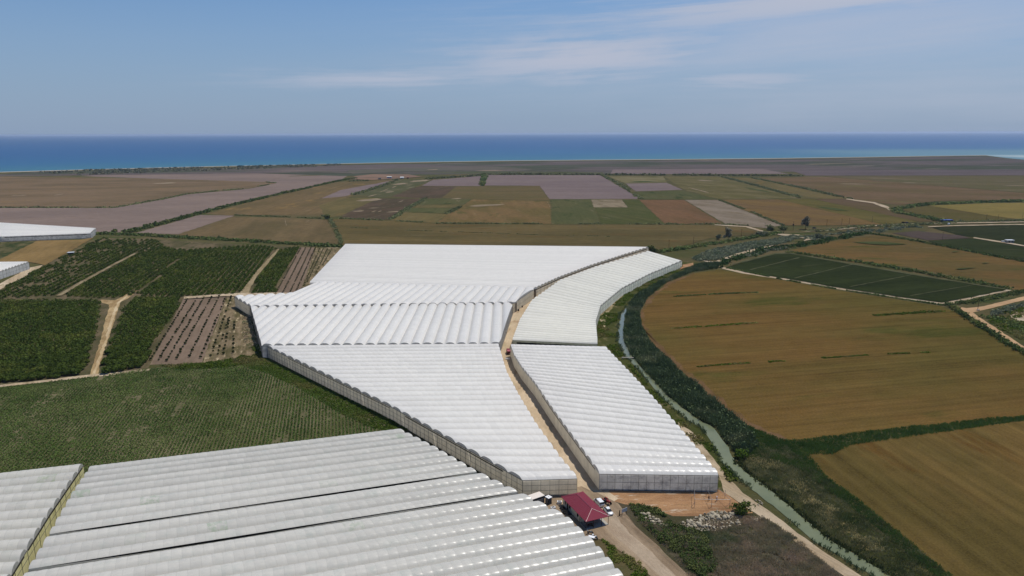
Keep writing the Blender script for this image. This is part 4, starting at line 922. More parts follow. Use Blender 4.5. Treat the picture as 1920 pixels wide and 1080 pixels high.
hedge('hedge bordering the brown field on its far right side', [(1620, 437), (1665, 443), (1768, 461.5), (1850, 478), (2000, 505)], 6, 1.6, 3, .7, L_HEDGE, 10, drop=.15, seed=18)
hedge('dark hedge beside the orange clay road', [(1778, 572), (1810, 594), (1850, 620), (1920, 664), (2030, 735)], 4.5, 2.2, 3, .4, L_HEDGE, 20, drop=.03, seed=19)
hedge('green bank above the clay road fork', [(1795, 570), (1850, 562), (1890, 553), (2000, 530)], 6.5, 1.6, 3, .5, L_HEDGE, 16, drop=.1, seed=20)
hedge('bushes inside the clay road fork', [(1850, 596), (1880, 600), (1920, 620), (1980, 655)], 8, 2.2, 3, .5, L_HEDGE, 20, drop=.2, seed=21)
hedge('bushy slope above the pond at the right edge', [(1862, 590), (1890, 580), (1930, 569), (1990, 552)], 6, 2, 3, .5, L_GREY, 18, drop=.2, seed=22)
hedge('low green streak across the top of the vast brown field', [(1268, 556), (1330, 552), (1420, 548.5)], 2.6, .5, 3, .35, L_HEDGE, 8, drop=.4, seed=23)
hedge('middle green streak across the vast brown field', [(1262, 616), (1350, 610), (1420, 605)], 2.6, .5, 3, .3, L_LIME, 8, drop=.45, seed=24)
hedge('right green streak in the vast brown field', [(1640, 592), (1700, 588), (1765, 584)], 3, .8, 3, .35, L_LIME, 12, drop=.15, seed=25)
hedge('lower green streak across the vast brown field', [(1310, 688), (1370, 683), (1500, 675), (1640, 665), (1760, 660)], 1.8, .45, 2, .3, L_LIME, 8, drop=.42, seed=26)
hedge('thin dark line across the long olive gold field', [(640, 426), (780, 433), (990, 440), (1140, 444)], 3, .5, 2, .6, L_FARH, 6, drop=.45, seed=27)
hedge('ditch between the banded field and the long field', [(606, 404), (618, 412), (630, 430), (640, 458)], 5, 1.2, 2, .7, L_FARH, 10, drop=.25, seed=28)
hedge('low dark bank above the banded field', [(440, 403.5), (470, 405), (530, 407), (600, 410)], 5, 1.2, 2, .8, L_FARH, 8, drop=.25, seed=29)
hedge('dark hedge below the dark green crop strip', [(1365, 503), (1472, 525.5), (1563, 541.5), (1683, 560), (1770, 573)], 2.5, .8, 3, .4, L_HEDGE, 9, drop=.25, seed=30)
hedge('shrubs along the grey tamarisk patch track', [(1350, 494), (1400, 482), (1440, 470), (1470, 466)], 8, 1.8, 3, .6, L_GREY, 14, drop=.2, seed=31)

def sst(name, label, cat, px, dens, rad, h, per, size, mat, thr=.3, seed=50):
    P = scatter(wpoly(px), dens); P = P[vnoise(P, rad * 6, seed) > thr]
    return foliage(name, bush_arrays(P, rad, h * (.6 + .8 * vnoise(P, rad * 5, seed + 1)), per, size), mat, label, cat, 'stuff')
sst('scrub', 'grey green scrub patch behind the curved greenhouse', 'scrub', [(1298, 484), (1330, 470), (1400, 456), (1490, 442), (1505, 445), (1470, 456), (1400, 470), (1345, 487), (1310, 490)], .22, 2.0, 1.6, 20, .6, L_GREY, .25)
sst('scrub', 'mixed scrub along the far ditch', 'scrub', [(1500, 445), (1560, 438), (1620, 430), (1720, 425), (1745, 427), (1680, 433), (1600, 440), (1520, 452)], .06, 2.4, 1.4, 12, .8, L_GREY, .4, 53)
sst('scrub', 'weedy bank around the clay road fork', 'scrub', [(1846, 604), (1860, 590), (1900, 576), (1990, 552), (2000, 640), (1940, 650), (1890, 625)], .35, .9, .8, 12, .3, L_LIME, .35, 56)
sst('coastal_scrub', 'belt of darker bushes behind the left beach', 'scrub', [(60, 324), (160, 319), (330, 315.5), (480, 311.5), (640, 308), (640, 311), (480, 317), (330, 323), (160, 328)], .004, 7, 2.2, 9, 2.6, leaf_mat('coast_leaves_b', (74, 78, 60), (90, 86, 74), k=2.0), .4, 62)

# ------------------------------------------------------------------ orchards
def crown_mesh(name, rad, h, n, size, seed, z0=.5):
    r = np.random.default_rng(seed); d = r.normal(size=(n, 3)); d /= np.linalg.norm(d, axis=1)[:, None]
    d[:, 2] = np.where(d[:, 2] < -.35, -d[:, 2], d[:, 2])
    lob = r.normal(size=(7, 3)); lob[:, 2] = np.abs(lob[:, 2]) * .7; lob /= np.linalg.norm(lob, axis=1)[:, None]
    bump_ = np.max(d @ lob.T, axis=1)
    q = (.62 + .45 * np.clip((bump_ - .45) / .55, 0, 1)) * r.uniform(.72, 1.04, n)
    c = np.stack([d[:, 0] * q * rad, d[:, 1] * q * rad, z0 + h * .42 + d[:, 2] * q * h * .55], 1)
    nn = d + r.normal(size=(n, 3)) * .55; nn /= np.linalg.norm(nn, axis=1)[:, None]
    tt = np.cross(nn, r.normal(size=(n, 3))); tt /= np.linalg.norm(tt, axis=1)[:, None]; bb = np.cross(nn, tt)
    s = size * r.uniform(.6, 1.35, n)[:, None]
    v, f, to = quads(c, tt * s, bb * s * .8, r.random(n))
    me = np_mesh(name, v, f, tone=to); me.materials.append(L_CIT); return me
def trunk_mesh(name, h, r0, seed, limbs=4, mat=None):
    rr = random.Random(seed); mb = MB(); top = (rr.uniform(-.1, .1) * h, rr.uniform(-.1, .1) * h, h * .45)
    mb.tube((0, 0, 0), top, r0, r0 * .7, 7)
    for i in range(limbs):
        a = 2 * math.pi * i / limbs + rr.uniform(-.4, .4)
        e = (top[0] + math.cos(a) * h * .28, top[1] + math.sin(a) * h * .28, h * rr.uniform(.7, .95))
        mb.tube(top, e, r0 * .55, r0 * .2, 5)
    me = mesh(name, mb.v, mb.f); me.materials.append(mat or BARK); return me
O1 = wpoly([(-60, 600), (-10, 566), (188, 566), (178, 632), (158, 700), (100, 710), (0, 720), (-140, 735)])
O2 = wpoly([(250, 560), (342, 559), (316, 604), (282, 655), (276, 688), (192, 702), (212, 632), (236, 574)])
O3 = wpoly([(260, 556), (352, 470), (480, 461), (520, 465), (446, 553), (345, 556)])
O4 = wpoly([(120, 556), (254, 478), (300, 463), (352, 470), (258, 552), (215, 560)])
O5 = wpoly([(-60, 560), (0, 545), (88, 497), (190, 447), (290, 450), (310, 462), (250, 476), (110, 553), (0, 562)])
O6 = wpoly([(470, 552), (486, 517), (525, 470), (560, 464), (514, 551)])
pts = []
for oi, (poly, ang, a, b, thr, rad) in enumerate(((O1, 104, 3.5, 3.0, .05, 1.95), (O2, 106, 3.5, 3.0, .06, 1.95), (O3, 102, 4.4, 2.6, .08, 1.6), (O4, 102, 4.6, 2.8, .13, 1.5), (O5, 102, 5.2, 3.2, .32, 1.35), (O6, 101, 3.8, 2.6, .06, 1.6))):
    P, _ = rows_in(poly, ang, a, b, .45)
    P = P[vnoise(P, 9, 70 + oi) * .7 + RNG.random(len(P)) * .3 > thr + .05]
    pts += [(p[0], p[1], oi, rad * RNG.uniform(.75, 1.15)) for p in P]
pts.sort(key=lambda p: math.hypot(p[0], p[1]))
CR = [crown_mesh('citrus_crown', 1, 1.35, 420, .15, 100 + i, .1) for i in range(6)]
TRK = [trunk_mesh('citrus_trunk', 1.2, .06, i) for i in range(3)]
NAMES = ('dense citrus orchard left of the pale path', 'dense citrus orchard right of the pale path')
first = None
for i, (x, y, oi, r) in enumerate(pts[:300]):
    lab = ('rounded citrus tree in the dense orchard left of the pale path', 'rounded citrus tree in the orchard between pale path and sapling plot', 'rounded tree in the rows of the upper orchard')[min(oi, 2)]
    e = empty('citrus_tree', (x, y, 0), lab, 'tree', ('orchard trees left of the pale path', 'orchard trees right of the pale path', 'orchard trees in the upper block')[min(oi, 2)], RNG.uniform(0, 6.28))
    e.scale = (r, r, r * RNG.uniform(.85, 1.1))
    c = bpy.data.objects.new('crown', CR[i % 6]); COL.objects.link(c); c.parent = e
    c = bpy.data.objects.new('trunk', TRK[i % 3]); COL.objects.link(c); c.parent = e
rest = np.array(pts[300:])
foliage('orchard_trees', bush_arrays(rest[:, :2], rest[:, 3] * 1.02, rest[:, 3] * 1.25, 46, .34, z0=.2, tone0=RNG.random(len(rest))), L_CIT, 'mass of citrus trees in the orchard rows farther back', 'orchard', 'stuff')
print('orchard trees', len(pts), 'mass', len(rest))

# saplings in rows
SM = [crown_mesh('sapling', .6, 1.2, 90, .18, 200 + i, .12) for i in range(4)]
for me in SM: me.materials.clear(); me.materials.append(leaf_mat('sapling_leaves', (34, 44, 24), (48, 58, 30)) if 'sapling_leaves' not in bpy.data.materials else bpy.data.materials['sapling_leaves'])
def sapling_row(a, b, step, label, group, miss=.06):
    L = along([at(*a), at(*b)], step)
    for p in L:
        if RNG.random() < miss: continue
        o = bpy.data.objects.new('sapling', SM[RNG.integers(4)]); COL.objects.link(o)
        o.location = (p[0] + RNG.normal(0, .1), p[1] + RNG.normal(0, .3), .05); o.rotation_euler[2] = RNG.uniform(0, 6)
        s = RNG.uniform(.75, 1.25); o.scale = (s, s, s); tag(o, label, 'sapling', group)
bot = [(282, 676), (297, 677), (312, 678), (331, 674), (355, 670)]; top_ = [(352, 562), (370, 560), (383, 559), (397, 558), (411, 557)]
for a, b in zip(bot, top_): sapling_row(a, b, 5.4, 'small dark young tree in a row on the brown tilled plot', 'young trees on the brown tilled plot')
for a, b in zip([(376, 672), (396, 668), (408, 666), (420, 664), (437, 662)], [(424, 558), (434, 557), (428, 600), (430, 598), (440, 600)]):
    sapling_row(a, b, 7.6, 'small dark young tree in the weedy pale plot', 'young trees in the weedy pale plot', .1)
upper = []
for a, b in zip([(517, 552), (530, 551), (543, 551), (555, 548)], [(564, 466), (573, 466), (583, 466), (591, 466)]):
    upper.append(along([at(*a), at(*b)], 4.6))
for a, b in zip([(566, 545), (576, 530), (592, 515), (605, 498)], [(599, 468), (606, 468), (614, 468), (622, 468)]):
    upper.append(along([at(*a), at(*b)], 5.2))
upper = np.concatenate(upper); upper = upper[RNG.random(len(upper)) > .08]
foliage('sapling_rows', bush_arrays(upper, .75, 1.25, 26, .22, z0=.1), bpy.data.materials['sapling_leaves'], 'rows of young trees on the upper tilled plots', 'saplings', 'stuff')

# single trees and bushes
def tree(name, px, py, h, rad, label, mat, n=700, size=.5, seed=0, low=.3, shape=1.0):
    x, y = at(px, py); e = empty(name, (x, y, 0), label, 'tree' if h > 4.5 else 'bush')
    r = np.random.default_rng(300 + seed); mb = MB()
    mb.tube((0, 0, 0), (.02 * h, 0, h * .4), .022 * h, .015 * h, 8); limbs = []
    for i in range(7):
        a = i * 2.4 + r.uniform(-.4, .4); z = h * r.uniform(.45, .9); q = rad * r.uniform(.35, .8)
        tip = (math.cos(a) * q, math.sin(a) * q, z); mb.tube((.02 * h * .9, 0, h * r.uniform(.25, .4)), tip, .011 * h, .004 * h, 5); limbs.append(tip)
    limbs.append((0, 0, h * .92)); mb.build('trunk', BARK, e)
    k = 22; cc = np.concatenate([np.array(limbs), np.stack([r.normal(0, rad * .42, k), r.normal(0, rad * .42, k), h * r.uniform(low, .96, k)], 1)])
    i = r.integers(len(cc), size=n); d = r.normal(size=(n, 3)); d /= np.linalg.norm(d, axis=1)[:, None]
    sc = rad * .36 * r.uniform(.6, 1.25, len(cc))
    c = cc[i] + d * (sc[i] * r.uniform(.5, 1, n))[:, None] * [1, 1, shape]; c[:, 2] = np.maximum(c[:, 2], .15)
    nn = d + r.normal(size=(n, 3)) * .6; nn /= np.linalg.norm(nn, axis=1)[:, None]
    tt = np.cross(nn, r.normal(size=(n, 3))); tt /= np.linalg.norm(tt, axis=1)[:, None]; bb = np.cross(nn, tt); s = size * r.uniform(.6, 1.3, n)[:, None]
    v, f, to = quads(c, tt * s, bb * s * .8, r.random(n)); link('crown', np_mesh('crown', v, f, tone=to), e, mat)
    return e
L_EUC = leaf_mat('eucalyptus_leaves', (70, 68, 56), (92, 88, 72), k=2.6)
tree('eucalyptus_tree', 1365, 451, 14, 4.6, 'tall grey eucalyptus beside the reedy ditch, nearer of the two', L_EUC, 1100, .55, 1, .3)
tree('eucalyptus_tree', 1510, 430, 15, 5, 'tall grey eucalyptus near the transformer pole', L_EUC, 900, .6, 2, .3)
tree('leafy_tree', 1221, 473, 7, 3.2, 'dark green tree at the corner of the largest greenhouse', L_HEDGE, 700, .45, 3, .12)
tree('leafy_bush', 1228, 474, 4.2, 2.2, 'lower dark bush right beside the corner tree', L_HEDGE, 350, .4, 4, .1)
tree('leafy_bush', 1347, 449, 5.2, 3, 'round bush left of the nearer eucalyptus', L_GREY, 420, .5, 5, .15)
tree('leafy_bush', 1443, 432, 6.5, 4.5, 'round olive bush by the crossroads', L_FARH, 420, .7, 6, .1)
tree('leafy_bush', 1467, 431.5, 4, 4.5, 'low spreading bush between crossroads and transformer pole', L_FARH, 300, .7, 7, .1)
tree('leafy_bush', 1428, 442, 3.4, 7, 'wide low bush over the reedy ditch', L_GREY, 400, .7, 8, .1)
tree('leafy_bush', 1388, 860, 3.2, 2.4, 'bright round bush at the reed corner of the canal', leaf_mat('bright_bush', (56, 74, 28), (76, 92, 38)), 600, .2, 9, .1)
tree('leafy_bush', 1388, 962, 3.0, 3.2, 'bright green bush at the end of the rock heap', L_CIT, 900, .2, 10, .08)
tree('leafy_bush', 1535, 447, 4.5, 4, 'grey bush beside the bend of the short track', L_GREY, 350, .7, 11, .1)
tree('leafy_bush', 214, 438, 5, 3, 'single bush standing up from the treeline', L_HEDGE, 300, .6, 12, .1)
tree('leafy_tree', 614, 411, 6, 4, 'small dark tree at the head of the ditch', L_HEDGE, 350, .7, 13, .1)
# ------------------------------------------------------------------ house and yard
GZ = .11
ROOFR = plain('crimson_sheet', 128, 56, 70, .8, .1, k=.78, var=.12)
PLASTER = plain('house_plaster', 206, 196, 174, .9, .1, k=1.2)
GLASS = plain('dark_glass', 40, 44, 48, .08, .6)
WOODD = plain('dark_timber', 66, 46, 38, .8, .1)
WHITE = plain('white_paint', 232, 232, 232, .25, .5, k=.85, var=.02)
BLACK = plain('black_rubber', 28, 28, 28, .8, .2)
METAL = plain('grey_metal', 140, 142, 144, .4, .5, .3)
REDP = plain('red_paint', 140, 40, 40, .35, .5)
DGREY = plain('dark_grey', 70, 72, 74, .7, .2)
CONC = plain('concrete', 172, 168, 158, .9, .1)
a, b, c, d = [np.array(at(x, y, 2.75)) for x, y in ((1050.4, 929.7), (1094.5, 923.4), (1142, 968), (1099, 979.7))]
hc = (a + b + c + d) / 4; dirl = (c - b) / np.hypot(*(c - b)) + (d - a) / np.hypot(*(d - a)); hrz = math.atan2(dirl[1], dirl[0])
HL = (np.hypot(*(c - b)) + np.hypot(*(d - a))) / 2; HW = (np.hypot(*(b - a)) + np.hypot(*(c - d))) / 2
H = empty('farm_house', (hc[0], hc[1], GZ), 'low farm house with a crimson hipped roof and open porch beside the dirt road', 'house', None, hrz)
x0, x1, y0, y1 = -HL / 2, HL / 2, -HW / 2, HW / 2
# roof: hipped slabs with thickness and raised seams
mb = MB(); ze, zr = 2.75, 4.25; r0, r1 = x0 + HW * .42, x1 - HW * .45
T = [(x0, y0, ze), (x1, y0, ze), (x1, y1, ze), (x0, y1, ze), (r0, 0, zr), (r1, 0, zr)]
mb.v += T + [(p[0], p[1], p[2] - .1) for p in T]
mb.f += [(0, 1, 5, 4), (1, 2, 5), (2, 3, 4, 5), (3, 0, 4), (6, 10, 11, 7), (7, 11, 8), (8, 11, 10, 9), (9, 10, 6), (0, 6, 7, 1), (1, 7, 8, 2), (2, 8, 9, 3), (3, 9, 6, 0)]
roof = mb.build('roof', ROOFR, H)
mb = MB()
for p, q in ((4, 5), (0, 4), (3, 4), (1, 5), (2, 5)): mb.tube(Vector(T[p]) + Vector((0, 0, .03)), Vector(T[q]) + Vector((0, 0, .03)), .09, .09, 6)
mb.build('ridge_cap', plain('ridge_red', 146, 70, 84, .4, .5), roof)
mb = MB()
for i in range(1, int(HL / .75)):
    x = x0 + i * .75
    f0 = min(1, (x - x0) / (r0 - x0), (x1 - x) / (x1 - r1))
    for s in (-1, 1): mb.tube((x, s * HW / 2, ze + .015), (x, s * HW / 2 * (1 - f0), ze + (zr - ze) * f0 + .015), .025, .025, 4, False)
mb.build('seam', ROOFR, roof)
bx1 = x1 - 4.4
wall = MB().box(((x0 + .5 + bx1) / 2, 0, 1.34), (bx1 - x0 - .5, HW - 1.1, 2.68)).build('wall', PLASTER, H)
sy = -1  # side facing the front greenhouses
for i, (xx, ww) in enumerate(((x0 + 2.2, 1.0), (x0 + 5.2, 1.0), (bx1 - 1.6, .9))):
    yy = sy * ((HW - 1.1) / 2 + .02)
    f = MB().box((xx, yy, 1.55), (ww + .16, .08, 1.2)).build('window', WHITE, H)
    MB().box((xx, yy + sy * .02, 1.55), (ww, .07, 1.04)).build('pane', GLASS, f)
dd = MB().box((x0 + 3.7, sy * ((HW - 1.1) / 2 + .03), 1.02), (.95, .08, 2.04)).build('door', WOODD, H)
MB().box((x0 + 4.05, sy * ((HW - 1.1) / 2 + .1), 1.0), (.05, .08, .14)).build('handle', METAL, dd)
dd = MB().box((bx1 + .03, .6, 1.02), (.08, 1.0, 2.04)).build('door', WOODD, H)
MB().box((bx1 + .1, .95, 1.0), (.08, .05, .14)).build('handle', METAL, dd)
for px_, py_ in ((x1 - .2, y0 + .2), (x1 - .2, y0 + HW * .34), (x1 - .2, y0 + HW * .68), (x1 - .2, y1 - .2), (bx1 + .3, y0 + .2)):
    MB().box((px_, py_, 1.33), (.12, .12, 2.66)).build('porch_post', WOODD, H)
MB().box(((bx1 + x1) / 2, 0, .06), (4.4, HW - .3, .12)).build('porch_floor', CONC, H)
MB().box(((bx1 + x1) / 2 + .4, y0 + .2, .55), (3.2, .06, .08)).box(((bx1 + x1) / 2 + .4, y0 + .2, 1.0), (3.2, .06, .08)).build('railing', WOODD, H)
# things on and round the porch
def hp(x, y, z=0):
    return (hc[0] + x * math.cos(hrz) - y * math.sin(hrz), hc[1] + x * math.sin(hrz) + y * math.cos(hrz), GZ + z)
t_ = empty('bench', hp(x1 - .9, y0 + 2.0, .12), 'dark wooden bench under the porch roof', 'bench', None, hrz + math.pi / 2)
MB().box((0, 0, .45), (1.8, .45, .06)).build('seat', WOODD, t_); MB().box((0, .22, .8), (1.8, .05, .5)).build('backrest', WOODD, t_)
for s in (-1, 1):
    MB().box((s * .8, 0, .21), (.07, .4, .42)).build('leg', WOODD, t_)
t_ = empty('table', hp(x1 - 1.6, 1.2, .12), 'small table with a pale top at the right end of the porch', 'table', None, hrz)
MB().box((0, 0, .74), (.9, 1.5, .06)).build('top', CONC, t_)
for sx in (-1, 1):
    for s in (-1, 1): MB().box((sx * .38, s * .65, .36), (.06, .06, .7)).build('leg', WOODD, t_)
# grey kiosk, flat roofed shed
def pos3(px, py, z=GZ): x, y = at(px, py, z); return (x, y, z)
t_ = empty('booth', pos3(1028.5, 944), 'narrow grey booth with a flat white top by the house', 'booth', None, hrz + .3)
MB().box((0, 0, 1.1), (1.5, 1.4, 2.2), taper=.97).build('body', DGREY, t_); lid = MB().box((0, 0, 2.27), (1.75, 1.65, .14)).build('top', WHITE, t_)
MB().tube((0, 0, 2.34), (0, 0, 2.44), .18, .16, 10).build('cap', CONC, lid); MB().box((0, -.73, 1.0), (.7, .05, 1.8)).build('door', METAL, t_)
t_ = empty('shed', pos3(1004, 943), 'small shed with a flat white roof squeezed against the front greenhouse', 'shed', None, hrz + 1.75)
MB().box((0, 0, 2.5), (5.2, 3.0, .12)).build('roof', plain('pale_roof', 226, 216, 206, .7, .2), t_)
MB().box((.2, -1.3, 1.2), (4.6, .1, 2.4)).box((-2.1, 0, 1.2), (.1, 2.5, 2.4)).box((2.4, .0, 1.2), (.1, 2.5, 2.4)).build('wall', DGREY, t_)
for sx in (-1, 1): MB().box((sx * 2.3, 1.2, 1.2), (.1, .1, 2.4)).build('post', METAL, t_)
t_ = empty('fence_panel', pos3(1013, 946), 'grey mesh panel leaning below the white shed roof', 'panel', None, hrz + 1.75)
MB().box((0, 0, .9), (2.6, .06, 1.8)).build('mesh', METAL, t_); MB().box((-1.3, 0, .95), (.08, .1, 1.9)).build('post', DGREY, t_); MB().box((1.3, 0, .95), (.08, .1, 1.9)).build('post', DGREY, t_)
for i, (px, py, lab) in enumerate(((1049, 944, 'white water tub behind the house'), (1037, 955, 'white and grey sink unit left of the house'))):
    t_ = empty('tub', pos3(px, py), lab, 'tub', None, .5 * i)
    MB().box((0, 0, .4), (1.3, .9, .8), taper=1.1).build('basin', WHITE, t_); MB().box((0, 0, .82), (1.0, .6, .03)).build('water', GLASS, t_)
for i, (px, py, s, lab) in enumerate(((1062, 962, 1.0, 'heap of black tarps beside the house wall, nearest the porch'), (1056, 955, .8, 'smaller black tarp heap behind the largest heap'), (1066, 971, .75, 'black tarp heap at the porch corner'))):
    P = np.zeros((1, 2)); me = bpy.data.meshes.new('tarp'); n = 14; vv = []; ff = []
    for j in range(n):
        for k_ in range(n):
            u, v_ = j / (n - 1) * 2 - 1, k_ / (n - 1) * 2 - 1; rr = max(0, 1 - (u * u + v_ * v_)); vv.append((u * 1.5 * s, v_ * 1.1 * s, max(0, rr ** .6 * .9 * s * (1 + .3 * math.sin(7 * u + i) * math.cos(6 * v_)))))
    for j in range(n - 1):
        for k_ in range(n - 1): ff.append((j * n + k_, (j + 1) * n + k_, (j + 1) * n + k_ + 1, j * n + k_ + 1))
    o = link('tarp_heap', mesh('tarp_heap', vv, ff), None, BLACK); o.location = pos3(px, py); o.rotation_euler[2] = hrz; tag(o, lab, 'tarp heap')
for i in range(4):
    q0 = hp(x0 + 2 + i * .3, y0 - .7 - .28 * i, .12); q1 = hp(x0 + 8.5 + i * .4, y0 - .9 - .33 * i, .12)
    o = MB().tube(q0, q1, .09, .09, 6).build('pipe', DGREY); tag(o, 'long grey pipe lying along the house wall', 'pipe', 'pipes lying along the house wall')

def ring_loft(rings):
    k = len(rings[0]); v = [p for r in rings for p in r]; f = []
    for i in range(len(rings) - 1):
        for j in range(k):
            jj = (j + 1) % k; f.append((i * k + j, i * k + jj, (i + 1) * k + jj, (i + 1) * k + j))
    f.append(tuple(reversed(range(k)))); f.append(tuple((len(rings) - 1) * k + j for j in range(k)))
    return v, f
def sec(x, w, zb, zm, zt, wt):
    return [(x, -w * .9, zb), (x, -w, zb + .12), (x, -w, zm), (x, -wt, zt), (x, wt, zt), (x, w, zm), (x, w, zb + .12), (x, w * .9, zb)]
def wheel(parent, x, y, r, wdt=.2):
    w_ = MB().tube((x, y - wdt / 2, r), (x, y + wdt / 2, r), r, r, 16).build('wheel', BLACK, parent)
    s = 1 if y > 0 else -1
    MB().tube((x, y + s * wdt * .5, r), (x, y + s * (wdt * .5 + .02), r), r * .6, r * .55, 12).build('rim', METAL, w_)
def car(name, loc, rz, label, kind):
    t_ = empty(name, loc, label, 'car' if kind == 'sedan' else 'van', None, rz)
    if kind == 'sedan':
        B = [(-2.15, .7, .3, .55, .62, .62), (-2.0, .84, .24, .72, .9, .7), (-1.3, .89, .2, .78, .98, .74), (0, .9, .2, .76, .94, .76), (.9, .89, .2, .74, .92, .74), (1.7, .86, .22, .68, .8, .68), (2.05, .78, .25, .56, .66, .6), (2.15, .66, .34, .5, .56, .54)]
        Cg = [(-1.75, .72, .93, .93, .94, .64), (-1.15, .74, .93, 1.0, 1.36, .56), (-.2, .75, .9, 1.0, 1.45, .57), (.45, .75, .9, 1.0, 1.38, .56), (1.15, .72, .88, .9, .92, .64)]
        rx = (-1.0, .35); rw = .52; zt = 1.43
    else:
        B = [(-2.3, .82, .3, .9, 1.0, .8), (-2.25, .88, .24, 1.0, 1.12, .84), (0, .9, .22, 1.0, 1.12, .84), (1.2, .9, .22, .96, 1.08, .8), (1.9, .86, .24, .8, .96, .72), (2.25, .76, .28, .62, .74, .62), (2.32, .64, .36, .54, .6, .5)]
        Cg = [(-2.26, .82, 1.1, 1.2, 1.7, .7), (-2.1, .84, 1.1, 1.3, 1.8, .7), (.3, .84, 1.1, 1.3, 1.82, .7), (.75, .82, 1.08, 1.25, 1.72, .68), (1.5, .78, 1.0, 1.02, 1.06, .7)]
        rx = (-2.2, .45); rw = .7; zt = 1.8
    v, f = ring_loft([sec(*s) for s in B]); link('body', mesh('body', v, f, True), t_, WHITE)
    v, f = ring_loft([sec(*s) for s in Cg]); link('glass', mesh('glass', v, f), t_, GLASS)
    MB().box(((rx[0] + rx[1]) / 2, 0, zt + .02), (rx[1] - rx[0], rw * 2 + .06, .07), taper=.94).build('roof', WHITE, t_)
    if kind == 'van':
        for s in (-1, 1): MB().quad((-2.2, s * .87, 1.08), (-.2, s * .87, 1.08), (-.2, s * .74, 1.78), (-2.2, s * .74, 1.78)).build('side_panel', WHITE, t_)
    for x in (-1.35, 1.35):
        for s in (-1, 1): wheel(t_, x, s * .82, .32)
    for s in (-1, 1):
        MB().box((2.1, s * .55, .62), (.12, .3, .12)).build('headlight', METAL, t_)
        MB().box((-2.16 if kind == 'sedan' else -2.29, s * .6, .78), (.08, .2, .16)).build('tail_light', REDP, t_)
    return t_
vang = hrz + math.pi
car('parked_van', pos3(1122.5, 945), vang - .05, 'white van parked along the right side of the red roofed house', 'van')
car('parked_car', pos3(1140.5, 961), hrz - .1, 'white sedan parked behind the van with dark windows', 'sedan')
# red tractor
t_ = empty('tractor', pos3(1137, 943.5), 'small red tractor standing right of the white van', 'tractor', None, hrz + .25)
MB().box((.9, 0, 1.0), (1.7, .6, .6), taper=.9).build('hood', REDP, t_); MB().box((1.78, 0, .95), (.06, .5, .5)).build('grille', BLACK, t_)
MB().box((-.5, 0, .8), (1.2, .6, .4)).build('chassis', DGREY, t_); MB().box((-.7, 0, 1.12), (.5, .5, .12)).box((-.95, 0, 1.35), (.1, .5, .4)).build('seat', BLACK, t_)
MB().tube((.1, 0, 1.2), (-.15, 0, 1.55), .03).tube((-.17, 0, 1.54), (-.13, 0, 1.58), .2, .2, 12).build('steering_wheel', BLACK, t_)
MB().tube((.8, .15, 1.25), (.8, .15, 1.9), .05).build('exhaust', DGREY, t_)
for s in (-1, 1):
    wheel(t_, -.7, s * .72, .65, .35); wheel(t_, 1.4, s * .6, .36, .22)
    MB().box((-.7, s * .72, 1.36), (1.0, .42, .06)).build('fender', REDP, t_)
    MB().tube((-1.1, s * .5, 1.0), (-1.1, s * .5, 2.0), .04).build('roll_bar', REDP, t_)
# notice board
t_ = empty('notice_board', pos3(1170.5, 966), 'pale notice board on two posts beside the dirt road', 'sign', None, hrz + math.pi / 2 + .2)
MB().box((0, 0, 1.75), (2.2, .08, 1.2)).build('panel', plain('board_pale', 196, 198, 200, .5, .3), t_)
for s in (-1, 1): MB().box((s * .9, .06, 1.1), (.1, .1, 2.3)).build('post', WOODD, t_)
t_ = empty('gate_post', pos3(1161.5, 967), 'dark leaning post left of the notice board', 'post', None, .3)
MB().box((0, 0, .9), (.25, .25, 1.8), taper=.8).build('shaft', WOODD, t_); MB().box((.5, 0, .35), (1.1, .12, .12)).build('rail', WOODD, t_)
# motorbikes by the greenhouse
def bike(loc, rz, label, pm):
    t_ = empty('motorbike', loc, label, 'motorbike', 'motorbikes parked before the porch', rz)
    wheel(t_, -.65, .0, .31, .13); wheel(t_, .65, .0, .31, .13)
    MB().tube((.65, 0, .31), (.42, 0, .95), .045).box((.5, 0, .7), (.16, .34, .5)).build('fork', DGREY, t_)
    MB().box((.05, 0, .55), (.9, .3, .3), taper=.8).box((.2, 0, .8), (.45, .3, .22)).build('body', pm, t_)
    MB().box((-.4, 0, .84), (.7, .28, .1)).build('seat', BLACK, t_); MB().tube((.4, -.35, 1.02), (.4, .35, 1.02), .025).build('handlebar', BLACK, t_)
    MB().box((-.8, 0, .95), (.4, .42, .34)).build('top_box', pm, t_)
bike(pos3(1107, 1001), hrz + 1.1, 'dark grey motorbike with a white rack box, the farther of two', METAL)
bike(pos3(1116, 1010), hrz + .5, 'white motorbike beside the front greenhouse, the nearer of two', WHITE)
t_ = empty('hand_cart', pos3(1109, 1011), 'white cart with dark wheels by the front greenhouse', 'cart', None, hrz + .8)
MB().box((0, 0, .6), (1.7, 1.0, .5), taper=1.12).build('tray', WHITE, t_); wheel(t_, -.1, .62, .36, .14); wheel(t_, -.1, -.62, .36, .14); MB().tube((.85, 0, .5), (1.7, 0, .7), .04).build('handle', METAL, t_)
